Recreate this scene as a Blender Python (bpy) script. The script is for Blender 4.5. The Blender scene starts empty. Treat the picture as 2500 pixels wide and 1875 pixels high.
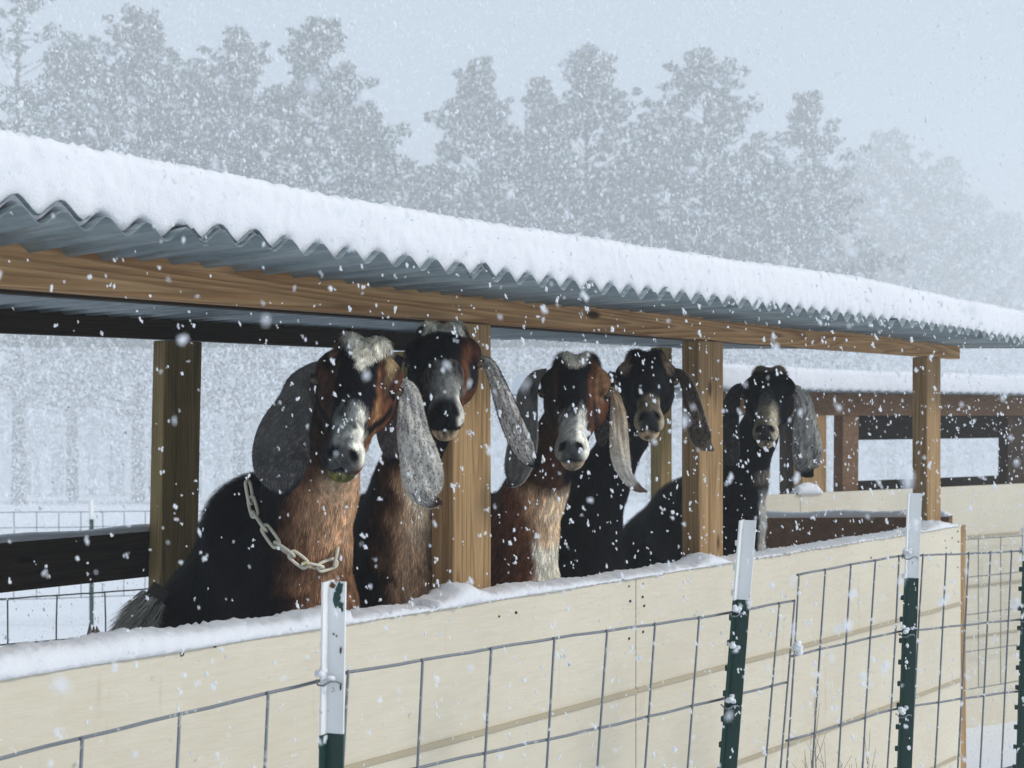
import bpy, math, random
import numpy as np
from mathutils import Vector, Matrix
random.seed(7); RNG = np.random.default_rng(7)
SC = bpy.context.scene
COL = SC.collection
# ------------------------------------------------------------------ camera
TH = math.radians(48.0); CS, SN = math.cos(TH), math.sin(TH)
F, HZ = 1300.0, 410.0                      # focal length and horizon row, in pixels of a 1024x768 frame
cam_d = bpy.data.cameras.new('camera'); cam = bpy.data.objects.new('camera', cam_d); COL.objects.link(cam)
cam.location = (0, 0, 0); cam.rotation_euler = (math.radians(90), 0, -TH)
cam_d.sensor_width = 36; cam_d.lens = 36*F/1024; cam_d.shift_y = (HZ-384)/1024
cam_d.clip_start = .02; cam_d.clip_end = 3000
cam_d.dof.use_dof = True; cam_d.dof.focus_distance = 3.0; cam_d.dof.aperture_fstop = 8.5
SC.camera = cam
# ------------------------------------------------------------------ sky, sun, exposure
w = bpy.data.worlds.new('World'); SC.world = w; w.use_nodes = True
nt = w.node_tree; nt.nodes.clear()
SUN_DIR = Vector((-.50, .68, -.55)).normalized()   # the way the light travels
sky = nt.nodes.new('ShaderNodeTexSky'); sky.sky_type = 'NISHITA'; sky.sun_disc = False
sky.sun_elevation = math.asin(-SUN_DIR.z); sky.sun_rotation = math.atan2(-SUN_DIR.x, -SUN_DIR.y)
sky.dust_density = 5; sky.air_density = 1.2
m1 = nt.nodes.new('ShaderNodeMix'); m1.data_type = 'RGBA'; m1.inputs['Factor'].default_value = .10
cl = nt.nodes.new('ShaderNodeRGB'); cl.outputs[0].default_value = (4.9, 5.8, 6.9, 1)     # even snow cloud
bg = nt.nodes.new('ShaderNodeBackground'); bg.inputs['Strength'].default_value = .1
out = nt.nodes.new('ShaderNodeOutputWorld')
nt.links.new(cl.outputs[0], m1.inputs['A']); nt.links.new(sky.outputs[0], m1.inputs['B'])
nt.links.new(m1.outputs['Result'], bg.inputs['Color']); nt.links.new(bg.outputs[0], out.inputs['Surface'])
sd = bpy.data.lights.new('sun', 'SUN'); sd.energy = 2.7; sd.angle = math.radians(11); sd.color = (1, .96, .9)
sun = bpy.data.objects.new('sun', sd); COL.objects.link(sun)
sun.rotation_euler = SUN_DIR.to_track_quat('-Z', 'Y').to_euler(); sun.location = (0, 0, 8)
SC.view_settings.view_transform = 'Standard'; SC.view_settings.look = 'None'
SC.cycles.volume_bounces = 12; SC.cycles.max_bounces = 16; SC.view_settings.gamma = 1; SC.view_settings.exposure = 0.05

# ------------------------------------------------------------------ helpers
def PC(px, py, cy):
    """point seen at (px, py) at depth cy in front of the camera"""
    cx = (px-512)/F*cy
    return Vector((cx*CS+cy*SN, -cx*SN+cy*CS, (HZ-py)*cy/F))
def XD(px, D):
    return D*math.tan(TH+math.atan((px-512)/F))
def PD(px, py, D):
    """point seen at (px, py) on the plane Y = D (planes parallel to the shed front)"""
    X = XD(px, D); cy = X*SN+D*CS
    return Vector((X, D, (HZ-py)*cy/F))
def depth(p): return p[0]*SN+p[1]*CS
def gz(x, y):
    c = x*SN+y*CS
    return -1.40-.06*max(c, -4)
def tag(o, label=None, cat=None, group=None, kind=None):
    if label: o['label'] = label
    if cat: o['category'] = cat
    if group: o['group'] = group
    if kind: o['kind'] = kind
    return o
def empty(name, loc, label=None, cat=None, group=None):
    o = bpy.data.objects.new(name, None); COL.objects.link(o); o.location = loc
    o.empty_display_size = .1
    return tag(o, label, cat, group)
class MB:
    def __init__(s): s.v = []; s.f = []; s.c = []
    def quadbox(s, c8):
        n = len(s.v); s.v += [tuple(p) for p in c8]
        s.f += [tuple(n+i for i in q) for q in ((0,3,2,1),(4,5,6,7),(0,1,5,4),(1,2,6,5),(2,3,7,6),(3,0,4,7))]
    def box(s, a, b):
        x0,y0,z0 = a; x1,y1,z1 = b
        s.quadbox([(x0,y0,z0),(x1,y0,z0),(x1,y1,z0),(x0,y1,z0),(x0,y0,z1),(x1,y0,z1),(x1,y1,z1),(x0,y1,z1)])
    def beam(s, p, q, wv, hv, seg=1, wob=0):
        """box swept from p to q; wv, hv full width and height vectors"""
        p, q, wv, hv = Vector(p), Vector(q), Vector(wv), Vector(hv)
        n = len(s.v)
        for i in range(seg+1):
            t = i/seg; m = p.lerp(q, t)
            if wob: m = m+wv.normalized()*random.uniform(-wob, wob)+hv.normalized()*random.uniform(-wob, wob)
            for a, b in ((-.5,-.5),(.5,-.5),(.5,.5),(-.5,.5)): s.v.append(tuple(m+wv*a+hv*b))
        for i in range(seg):
            k = n+4*i
            for j in range(4):
                s.f.append((k+j, k+(j+1)%4, k+4+(j+1)%4, k+4+j))
        s.f.append((n+3,n+2,n+1,n)); k = n+4*seg; s.f.append((k,k+1,k+2,k+3))
    def tube(s, pts, r, n=6, cap=True):
        pts = [Vector(p) for p in pts]
        rr = r if isinstance(r, (list, tuple)) else [r]*len(pts)
        t = (pts[1]-pts[0]).normalized()
        ref = Vector((0,0,1)) if abs(t.z) < .9 else Vector((1,0,0))
        u = t.cross(ref).normalized(); b0 = len(s.v)
        for i, p in enumerate(pts):
            a = pts[max(i-1, 0)]; b = pts[min(i+1, len(pts)-1)]
            t = (b-a).normalized(); u = (u-t*u.dot(t)).normalized(); vv = t.cross(u)
            for k in range(n):
                an = 2*math.pi*k/n
                s.v.append(tuple(p+(u*math.cos(an)+vv*math.sin(an))*rr[i]))
        for i in range(len(pts)-1):
            for k in range(n):
                a = b0+i*n+k; b = b0+i*n+(k+1)%n
                s.f.append((a, b, b+n, a+n))
        if cap:
            s.f.append(tuple(b0+k for k in reversed(range(n))))
            e = b0+(len(pts)-1)*n; s.f.append(tuple(e+k for k in range(n)))
    def ring(s, pts, r, n=6):
        pts = [Vector(p) for p in pts]; N = len(pts); b0 = len(s.v)
        cen = sum(pts, Vector())/N
        nrm = (pts[0]-cen).cross(pts[N//4]-cen).normalized()
        for i, p in enumerate(pts):
            t = (pts[(i+1)%N]-pts[i-1]).normalized(); u = t.cross(nrm).normalized()
            for k in range(n):
                an = 2*math.pi*k/n; s.v.append(tuple(p+(u*math.cos(an)+nrm*math.sin(an))*r))
        for i in range(N):
            for k in range(n):
                a = b0+i*n+k; b = b0+i*n+(k+1)%n; c = b0+((i+1)%N)*n+(k+1)%n; d = b0+((i+1)%N)*n+k
                s.f.append((a, b, c, d))
    def build(s, name, mat, parent=None, smooth=False, bevel=0):
        off = Vector(parent_world(parent)) if parent else Vector((0,0,0))
        me = bpy.data.meshes.new(name)
        me.from_pydata([(x-off.x, y-off.y, z-off.z) for x, y, z in s.v], [], s.f)
        if smooth: me.polygons.foreach_set('use_smooth', [True]*len(me.polygons))
        me.materials.append(mat); me.update()
        o = bpy.data.objects.new(name, me); COL.objects.link(o)
        if parent: o.parent = parent
        if bevel:
            m = o.modifiers.new('bevel', 'BEVEL'); m.width = bevel; m.segments = 2; m.limit_method = 'ANGLE'
        return o
def parent_world(p):
    v = Vector(p.location)
    while p.parent: p = p.parent; v += p.location
    return v
def np_mesh(name, V, Fq, mat, parent=None, colors=None, smooth=True):
    """V (n,3) array, Fq (m,3 or 4) int array"""
    me = bpy.data.meshes.new(name)
    off = np.array(parent_world(parent)) if parent else np.zeros(3)
    V = np.asarray(V, dtype=np.float32)-off.astype(np.float32)
    m, k = Fq.shape
    me.vertices.add(len(V)); me.vertices.foreach_set('co', V.ravel())
    me.loops.add(m*k); me.loops.foreach_set('vertex_index', Fq.astype(np.int32).ravel())
    me.polygons.add(m); me.polygons.foreach_set('loop_start', np.arange(0, m*k, k, dtype=np.int32))
    me.polygons.foreach_set('loop_total', np.full(m, k, dtype=np.int32))
    me.polygons.foreach_set('use_smooth', np.full(m, smooth))
    if colors is not None:
        at = me.color_attributes.new('coat', 'FLOAT_COLOR', 'POINT')
        cc = np.ones((len(V), 4), dtype=np.float32); cc[:, :3] = colors
        at.data.foreach_set('color', cc.ravel())
    me.materials.append(mat); me.update(); me.validate()
    o = bpy.data.objects.new(name, me); COL.objects.link(o)
    if parent: o.parent = parent
    return o

# ------------------------------------------------------------------ materials
def new_mat(name, rough=.6, spec=.3):
    m = bpy.data.materials.new(name); m.use_nodes = True
    b = m.node_tree.nodes['Principled BSDF']
    b.inputs['Roughness'].default_value = rough; b.inputs['Specular IOR Level'].default_value = spec
    return m, m.node_tree, b
def nd(t, ty, **kw):
    n = t.nodes.new(ty)
    for k, v in kw.items():
        if k in n.inputs.keys(): n.inputs[k].default_value = v
        else: setattr(n, k, v)
    return n
def coords(t, scale=(1,1,1)):
    tc = nd(t, 'ShaderNodeTexCoord'); mp = nd(t, 'ShaderNodeMapping'); mp.inputs['Scale'].default_value = scale
    t.links.new(tc.outputs['Object'], mp.inputs['Vector']); return mp.outputs[0]
def noise(t, vec, scale, detail=4, rough=.55, dist=0):
    n = nd(t, 'ShaderNodeTexNoise', Scale=scale, Detail=detail, Roughness=rough, Distortion=dist)
    t.links.new(vec, n.inputs['Vector']); return n.outputs['Fac']
def ramp(t, fac, stops):
    r = nd(t, 'ShaderNodeValToRGB'); e = r.color_ramp.elements
    while len(e) < len(stops): e.new(.5)
    for x, (p, c) in zip(e, stops):
        x.position = p; x.color = (*c, 1) if len(c) == 3 else c
    t.links.new(fac, r.inputs[0]); return r.outputs[0]
def mixc(t, fac, a, b, mode='MIX'):
    m = nd(t, 'ShaderNodeMix', data_type='RGBA', blend_type=mode)
    for s, v in (('Factor', fac), ('A', a), ('B', b)):
        if hasattr(v, 'is_linked'): t.links.new(v, m.inputs[s])
        elif s == 'Factor': m.inputs[s].default_value = v
        else: m.inputs[s].default_value = (*v, 1)
    return m.outputs['Result']
def bump(t, b, h, strength=.3, dist=.01):
    n = nd(t, 'ShaderNodeBump', Strength=strength, Distance=dist)
    t.links.new(h, n.inputs['Height']); t.links.new(n.outputs[0], b.inputs['Normal'])
def flat(name, c, rough=.6, spec=.3, metal=0):
    m, t, b = new_mat(name, rough, spec); b.inputs['Base Color'].default_value = (*c, 1)
    b.inputs['Metallic'].default_value = metal; return m
def wood(name, axis, dark, mid, light, grain=26, ring=.35, rings=34):
    m, t, b = new_mat(name, .75, .2)
    sc = [grain, grain, grain]; sc['XYZ'.index(axis)] = grain*.06
    v = coords(t, sc); n1 = noise(t, v, 1.0, 5, .6, .6)
    sc2 = [3, 3, 3]; sc2['XYZ'.index(axis)] = .5
    v2 = coords(t, sc2); n2 = noise(t, v2, 2.2, 4, .6, 1.2)
    c1 = ramp(t, n1, [(.25, dark), (.5, mid), (.74, light)])
    c2 = ramp(t, n2, [(.3, dark), (.7, light)])
    c = mixc(t, .42, c1, c2)
    sc5 = [5.5, 5.5, 5.5]; sc5['XYZ'.index(axis)] = .26
    nr = noise(t, coords(t, sc5), 1.0, 2, .5, .4)
    mu = nd(t, 'ShaderNodeMath', operation='MULTIPLY'); t.links.new(nr, mu.inputs[0]); mu.inputs[1].default_value = rings
    fr = nd(t, 'ShaderNodeMath', operation='FRACT'); t.links.new(mu.outputs[0], fr.inputs[0])
    rg = ramp(t, fr.outputs[0], [(0, light), (.45, mid), (.8, dark), (1, light)])
    c = mixc(t, ring, c, rg)
    sc3 = [150, 150, 150]; sc3['XYZ'.index(axis)] = 5
    n3 = noise(t, coords(t, sc3), 1, 3)
    c = mixc(t, .45, c, ramp(t, n3, [(.35, (.45,.45,.45)), (.6, (1.15,1.15,1.15))]), 'MULTIPLY')
    vo = nd(t, 'ShaderNodeTexVoronoi', Scale=3.1); sc4 = [2.0, 2.0, 2.0]; sc4['XYZ'.index(axis)] = .75
    t.links.new(coords(t, sc4), vo.inputs['Vector'])
    kn = ramp(t, vo.outputs['Distance'], [(.045, (0,0,0)), (.09, (1,1,1))])
    c = mixc(t, kn, tuple(.4*x for x in dark), c)
    t.links.new(c, b.inputs['Base Color']); bump(t, b, n3, .35, .004); return m
WOOD_X = wood('pine_beam', 'X', (.15,.065,.026), (.42,.22,.095), (.62,.42,.21), 22, .42, 30)
WOOD_Z = wood('pine_post', 'Z', (.20,.11,.045), (.36,.225,.105), (.50,.34,.17), 34)
WOOD_Y = wood('pine_rail', 'Y', (.05,.03,.018), (.09,.05,.028), (.15,.09,.05), 24)
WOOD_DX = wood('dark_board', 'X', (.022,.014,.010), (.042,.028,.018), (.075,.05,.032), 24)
WOOD_OZ = wood('olive_post', 'Z', (.12,.08,.028), (.27,.19,.07), (.42,.30,.13), 26)
WOOD_SH = wood('brown_board', 'X', (.10,.05,.026), (.18,.10,.055), (.26,.16,.095), 24)
def snow_mat(name, sc=1.0, c=(.80,.82,.86)):
    m, t, b = new_mat(name, .85, .1)
    v = coords(t); n = noise(t, v, 3*sc, 4); n2 = noise(t, v, 420*sc, 2); n3 = noise(t, v, 45*sc, 5, .65)
    t.links.new(ramp(t, n, [(.3, tuple(x*.975 for x in c)), (.7, c)]), b.inputs['Base Color'])
    ad = nd(t, 'ShaderNodeMath', operation='MULTIPLY_ADD'); t.links.new(n3, ad.inputs[0]); ad.inputs[1].default_value = 2.5
    t.links.new(n2, ad.inputs[2]); bump(t, b, ad.outputs[0], .35, .004)
    b.inputs['Subsurface Weight'].default_value = 0; return m
SNOW = snow_mat('snow')
SNOWG = snow_mat('ground_snow', .3)
def cream_mat():
    m, t, b = new_mat('cream_paint', .7, .25)
    v = coords(t); n = noise(t, v, 1.6, 5, .6); n2 = noise(t, coords(t, (9,9,60)), 1.2, 4, .6); n3 = noise(t, v, 30, 5, .7)
    c = ramp(t, n, [(.3, (.64,.585,.465)), (.7, (.74,.685,.555))])
    c = mixc(t, .3, c, ramp(t, n2, [(.3, (.82,.8,.76)), (.6, (1,1,1))]), 'MULTIPLY')
    vs = coords(t, (22,22,1.7)); ns = noise(t, vs, 1, 4, .7)
    c = mixc(t, ramp(t, ns, [(.62, (0,0,0)), (.8, (.42,.42,.42))]), c, (.3,.24,.15))
    n4 = noise(t, v, 9, 6, .75)
    c = mixc(t, ramp(t, n4, [(.66, (0,0,0)), (.74, (.6,.6,.6))]), c, (.36,.3,.2))
    t.links.new(c, b.inputs['Base Color'])
    n5 = noise(t, coords(t, (14, 14, 95)), 1.5, 5, .75)
    bump(t, b, n5, .4, .0035); return m
CREAM = cream_mat()
GROOVE = flat('weathered_groove', (.46,.40,.29), .9, .1)
def tin_mat():
    m, t, b = new_mat('galvanised_sheet', .42, .4)
    v = coords(t, (30, 1.2, 30)); n = noise(t, v, 1.5, 6, .7); n2 = noise(t, coords(t), 14, 4)
    c = ramp(t, n, [(.3, (.13,.17,.19)), (.52, (.25,.30,.32)), (.72, (.42,.46,.47))])
    c = mixc(t, .5, c, ramp(t, n2, [(.3,(.6,.62,.62)),(.7,(1,1,1))]), 'MULTIPLY')
    t.links.new(c, b.inputs['Base Color']); b.inputs['Metallic'].default_value = .35; bump(t, b, n, .15, .002); return m
TIN = tin_mat()
def paint_mat(name, c, chip, amt=.68, flat2=None):
    m, t, b = new_mat(name, .4, .4)
    v = coords(t); n = noise(t, v, 38, 5, .7); n2 = noise(t, v, 7, 3)
    cc = ramp(t, n2, [(.3, tuple(x*.86 for x in c)), (.7, c)])
    cc = mixc(t, ramp(t, n, [(amt, (0,0,0)), (amt+.03, (1,1,1))]), cc, chip)
    t.links.new(cc, b.inputs['Base Color']); bump(t, b, n, .2, .002); return m
WHITE = paint_mat('white_post_paint', (.88,.89,.88), (.16,.08,.03), .65)
GREEN = paint_mat('green_post_paint', (.008,.045,.035), (.06,.03,.015), .73)
RUST = flat('rusty_steel', (.12,.055,.025), .8)
WIRE = paint_mat('galvanised_wire', (.19,.21,.235), (.42,.43,.44), .6)
GWIRE = flat('green_wire', (.03,.06,.045), .5)
FARWIRE = flat('grey_wire', (.16,.18,.19), .6)
PLASTIC = paint_mat('grubby_white_plastic', (.80,.75,.60), (.45,.37,.24), .66)
YELLOW = flat('yellow_tag', (.6,.5,.03), .5)
NAIL = flat('nail_hole', (.03,.02,.015), .9)
TWIG = flat('dry_twig', (.16,.11,.075), .9)
def fur_mat(name='goat_coat', sp=.25):
    m, t, b = new_mat(name, .62, sp)
    a = nd(t, 'ShaderNodeAttribute', attribute_name='coat'); t.links.new(a.outputs['Color'], b.inputs['Base Color']); return m
COAT = fur_mat('goat_coat', .05); HAIR = fur_mat('goat_hair', .08)
EYE = flat('eye_amber', (.04,.022,.008), .08, .6); PUPIL = flat('eye_black', (.004,.004,.005), .06, .6)

# ------------------------------------------------------------------ ground
def ground():
    n = 90; rs = [-30]+[-6+i*.35 for i in range(70)]+[19+1.5*i for i in range(40)]+[90, 130, 200, 400, 900]
    ls = [-600, -200, -90]+[-60+2*i for i in range(20)]+[-20+.5*i for i in range(80)]+[20+2*i for i in range(20)]+[70, 120, 300, 800]
    V = []; 
    for r in rs:
        for l in ls:
            x = l*CS+r*SN; y = -l*SN+r*CS
            z = gz(x, y)
            if abs(l) < 60 and -6 < r < 80: z += .05*math.sin(x*.9+1)*math.cos(y*.7)+.02*math.sin(x*3.1)*math.sin(y*2.7+1)+random.uniform(-.004,.004)
            V.append((x, y, z))
    m = len(ls); Fq = [(i*m+j, i*m+j+1, (i+1)*m+j+1, (i+1)*m+j) for i in range(len(rs)-1) for j in range(m-1)]
    o = np_mesh('ground', np.array(V), np.array(Fq), SNOWG); tag(o, kind='structure')
    return o
ground()

# ------------------------------------------------------------------ corrugated roof + snow slab, shared by both sheds
def corr(x, pitch): 
    ph = (x/pitch) % 1.0; t = abs(ph-.5)*4-1          # triangle -1..1, crest at ph=0
    return math.sin(t*math.pi/2)*.6+t*.4
def snow_slab(name, xs, yfront, yback, zf, zb, pitch, amp, thick, mat, M=None, ends=True, seed=1, bulge=.005):
    """slab lying on a corrugated roof; xs along the eave"""
    rnd = random.Random(seed); n = len(xs)
    ph = [rnd.uniform(0, 6) for _ in range(8)]
    def th(x, y):
        return thick*(1+.055*math.sin(x*1.7+ph[0])+.02*math.sin(x*4.7+ph[1])+.008*math.sin(x*13+ph[2]))*(1+.12*(y-yfront)/(yback-yfront))
    prof = []                                   # (fraction of depth, height fraction, outward bulge)
    for k in range(9): a = k/8*math.pi/2; prof.append((math.sin(a)**1.0, a))
    V = []; rows = []
    for x in xs:
        base_f = zf(x)+amp*corr(x, pitch)+.0035
        h = th(x, yfront); j = lambda s=.0022: rnd.gauss(0, s)
        e = min(1, (x-xs[0])/.09, (xs[-1]-x)/.09); e = max(0, e); e = math.sqrt(1-(1-e)**2) if ends else 1
        h *= max(e, .05)
        col = [(yfront+.003, base_f)]
        lump = .004*math.sin(x*5+ph[4])+.002*math.sin(x*17+ph[5])
        for k in range(1, 8):
            t = k/8; col.append((yfront-bulge*math.sin(math.pi*min(1, t*1.25))*.9+lump*t+.0+j(.0012), base_f*(1-t)**3+(1-(1-t)**3)*(zf(x)+amp*.6+h*.93*t/(1-(1-t)**3)*(1 if t < 1 else 1)*(1-.0))))
        # rounded shoulder
        for k in range(1, 7):
            a = k/6*math.pi/2
            col.append((yfront+.0+lump+.075*(1-math.cos(a))+.004, zf(x)+amp+h*(.86+.14*math.sin(a))+j(.0026)))
        for k in range(1, 15):
            t = k/14; y = yfront+.08+(yback-.04-yfront-.08)*t
            z0 = zf(x)*(1-t)+zb(x)*t
            hh = th(x, y)*max(e, .05)
            col.append((y, z0+amp+hh+.006*math.sin(x*4+y*5+ph[3])+j(.001)))
        col.append((yback, zb(x)+amp+.03*e)); col.append((yback-.005, zb(x)+amp*corr(x, pitch)+.003))
        col.append(((yfront+yback)/2, (zf(x)+zb(x))/2+amp*corr(x, pitch)+.0035))
        rows.append(len(col)); V += [(x, y, z) for y, z in col]
    m = rows[0]; Fq = [(i*m+j, (i+1)*m+j, (i+1)*m+(j+1)%m, i*m+(j+1)%m) for i in range(n-1) for j in range(m)]
    V = np.array(V)
    if M is not None: V = V@np.array(M.to_3x3()).T+np.array(M.translation)
    o = np_mesh(name, V, np.array(Fq), mat)
    # end caps
    return o
def sheet(mb, x0, x1, yf, yb, zf, zb, pitch, amp, dz=0, tilt=0, step=8):
    n = int((x1-x0)/pitch*step); b0 = len(mb.v); ny = 6
    for i in range(n+1):
        x = x0+(x1-x0)*i/n
        for lay in (0, 1):
            for j in range(ny+1):
                t = j/ny; y = yf+(yb-yf)*t
                mb.v.append((x, y, zf(x)*(1-t)+zb(x)*t+amp*corr(x, pitch)+dz+tilt*(1-t)*(x-x0)/(x1-x0)+(.0012 if lay else 0)))
    m = 2*(ny+1)
    for i in range(n):
        a = b0+i*m; c = a+m
        for j in range(ny):
            mb.f.append((a+j, a+j+1, c+j+1, c+j)); k = ny+1
            mb.f.append((a+k+j, c+k+j, c+k+j+1, a+k+j+1))
        mb.f.append((a, c, c+ny+1, a+ny+1)); mb.f.append((a+ny, a+2*ny+1, c+2*ny+1, c+ny))

# ------------------------------------------------------------------ the goat shed
YE, YB, YP, YW = 1.90, 3.65, 2.20, 2.10
PITCH, AMP = .0745, .0145
zf = lambda x: .309-.0075*x+.004*math.sin(x*2.1)
zb = lambda x: .286+.006*x
WT = -.454                                              # top of the cream wall
shed = empty('goat_shed', (3.0, YP, gz(3, YP)), 'open sided goat shed of pine posts with corrugated metal roof and cream painted wall', 'shed')
def frange(a, b, s): return [a+(b-a)*i/int(round((b-a)/s)) for i in range(int(round((b-a)/s))+1)]
x = -.7; k = 0
while x < 5.42:
    x1 = min(x+PITCH*9, 5.42+PITCH*.2); mb = MB()
    dz = [.0, .0035, -.002, .003, 0, .002, -.002, .0035][k % 8]; tl = [.0, .004, -.003, .002][k % 4]
    sheet(mb, x-PITCH*.55, x1, YE-.012+random.uniform(-.006, .004), YB, zf, zb, PITCH, AMP, dz-.0035, tl*.5)
    mb.build('roof_sheet', TIN, shed, smooth=True)
    x += PITCH*9; k += 1
# lifted lips of the lapped sheets that stick out of the snow
for xa, xb, lift in ((XD(-20, YE), XD(88, YE), .011), (XD(190, YE), XD(282, YE), .009), (XD(468, YE), XD(492, YE), .008), (XD(652, YE), XD(664, YE), .007)):
    mb = MB(); sheet(mb, xa, xb, YE-.012, YE+.25, lambda x: zf(x)+lift, lambda x: zf(x)+.001, PITCH, AMP, 0, 0, 10)
    mb.build('roof_sheet', TIN, shed, smooth=True)
sn = snow_slab('roof_snow', frange(-.7, 5.41, .0085), YE, YB, zf, zb, PITCH, AMP, .113, SNOW, seed=3)
tag(sn, 'thick slab of fresh snow lying on the corrugated roof of the goat shed', 'snow', kind='stuff')
def board(name, p, q, wv, hv, mat, parent, seg=1, wob=0, bevel=.003): 
    mb = MB(); mb.beam(p, q, wv, hv, seg, wob); return mb.build(name, mat, parent, bevel=bevel)
# front beam
xb0, xb1 = -.7, XD(960, YP)
bm = board('beam', (xb0, YP+.022, .262), (xb1, YP+.022, .250), (0, .044, 0), (0, 0, .082), WOOD_X, shed, 14, .0015)
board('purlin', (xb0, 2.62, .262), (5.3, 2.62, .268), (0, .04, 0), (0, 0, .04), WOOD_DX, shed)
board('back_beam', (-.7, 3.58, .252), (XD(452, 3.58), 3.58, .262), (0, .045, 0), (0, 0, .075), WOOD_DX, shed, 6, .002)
def post(xl, wd, dp, y, top, mat, par, lean=(0, 0), base=None):
    g = gz(xl, y)-.1 if base is None else base
    mb = MB(); mb.beam((xl+wd/2+lean[0], y+dp/2+lean[1], g), (xl+wd/2, y+dp/2, top), (wd, 0, 0), (0, dp, 0), 8, .0012)
    return mb.build('post', mat, par, bevel=.005)
# front posts: left edge of the front face at px 453, 702, 928
post(XD(453, YP), .137, .075, YP+.0015, .213, WOOD_Z, shed, (.0, 0))
post(XD(700, YP), .132, .066, YP+.0015, .211, WOOD_Z, shed)
post(XD(927.5, YP), .13, .062, YP+.0015, .209, WOOD_Z, shed)
post(XD(-120, YP), .137, .075, YP+.0015, .218, WOOD_Z, shed)
# back posts
post(XD(163, 3.5), .135, .07, 3.485, .216, WOOD_OZ, shed, (-.05, 0))
post(XD(652, 3.55), .09, .06, 3.5, .29, WOOD_OZ, shed)
post(XD(404, 3.5), .11, .07, 3.5, .216, WOOD_OZ, shed)
# rails
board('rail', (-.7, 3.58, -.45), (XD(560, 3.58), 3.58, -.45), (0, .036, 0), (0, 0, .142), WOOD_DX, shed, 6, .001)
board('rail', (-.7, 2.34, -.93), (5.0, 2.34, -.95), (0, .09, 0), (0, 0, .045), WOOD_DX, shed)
pe = PD(944, 519, YP+.1); pq = Vector((pe.x+.02, 3.47, -.595))
board('rail', (pe.x, YP+.07, -.52), tuple(pq), (.036, 0, 0), (0, 0, .15), WOOD_SH, shed)
# cream wall: panels between vertical seams, each with its horizontal grooves
seams = [-.8, XD(-60, YW), XD(636, YW), XD(961, YW)]
for i in range(3):
    a, b = seams[i]+.0015, seams[i+1]-.0015
    mb = MB(); mb.box((a, YW, gz(a, YW)-.15), (b, YW+.018, WT))
    wl = mb.build('wall_panel', CREAM, shed, bevel=.002)
    mg = MB()
    for z in (-.757, -1.055, -1.35):
        mg.beam((a, YW-.003, z), (b, YW-.003, z+.0), (0, .006, 0), (0, 0, .012), 8, .001)
    mg.build('siding_joint', GROOVE, wl)
    mn = MB(); R = random.Random(i)
    pts = [(b-.03, -.02), (b-.025, -.06), (b-.03, -.16), (a+.03, -.02), (a+.028, -.055), (a+.03, -.15), (a+.035, -.08)]
    for px_, py_ in ((182, 655), (215, 647), (499, 617), (516, 613), (569, 665), (862, 562), (871, 558), (945, 541), (946, 548), (951, 553), (952, 538)):
        p = PD(px_, py_, YW); pts.append((p.x, p.z-WT))
    for nx, dz in pts:
        if a < nx < b: mn = MB(); mn.tube([(nx, YW-.0012, WT+dz+.002), (nx, YW+.003, WT+dz)], R.uniform(.0028, .0045), 7); mn.build('nail_hole', NAIL, wl)
mb = MB(); mb.box((-.8, YW+.0195, WT-.036), (XD(961, YW), YW+.1, WT-.002)); mb.build('wall_cap', WOOD_SH, shed, bevel=.002)
xe = XD(961, YW)
mb = MB(); mb.beam((xe+.04, YW+.03, gz(xe, YW)-.1), (xe+.03, YW+.03, WT+.0), (.06, 0, 0), (0, .05, 0), 6, .002); mb.build('corner_board', WOOD_Z, shed, bevel=.003)
mb = MB(); mb.box((xe-.03, YW+.12, gz(xe, YW)-.1), (xe, 3.5, -.62)); mb.build('end_board', WOOD_SH, shed)
# snow on the wall top
def ledge_snow():
    xs = frange(-.8, XD(960, YW), .009); V = []; R = random.Random(5); m = 13
    post_x = [(XD(470, YW), .026, .05), (XD(714, YW), .028, .06), (XD(945, YW), .018, .14), (XD(935, YW), .0, .05)]
    post_y = [(XD(470, YW), .03, .08)]
    for x in xs:
        t = max(0, min(1, (x-.8)/2.6)); h = .046*(1-t)**1.3+.0035
        if XD(352, YW) < x < XD(437, YW): h *= .42          # scraped thin here
        h += .003*math.sin(x*11)+.0025*math.sin(x*29+1)+R.gauss(0, .0007)
        for c, a, wd in post_x: h += a*math.exp(-((x-c)/wd)**2)
        h = max(h, .0035)
        y0, y1 = YW-.006+.002*math.sin(x*17)+R.gauss(0, .0007), YW+.097
        prof = [(0, 0), (-.02, .2), (-.01, .5), (.06, .8), (.2, .95), (.4, 1.0), (.6, 1.02), (.8, .97), (.93, .8), (.99, .5), (1.0, .2), (1, 0), (.5, 0)]
        for u, v in prof: V.append((x, y0+(y1-y0)*u, WT+.001+h*v+(R.gauss(0, .0018) if v > .1 else 0)))
    n = len(xs); Fq = [(i*m+j, (i+1)*m+j, (i+1)*m+(j+1)%m, i*m+(j+1)%m) for i in range(n-1) for j in range(m)]
    o = np_mesh('wall_snow', np.array(V), np.array(Fq), SNOW)
    tag(o, 'strip of snow along the top edge of the cream wall under the goats', 'snow', kind='stuff')
ledge_snow()
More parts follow.
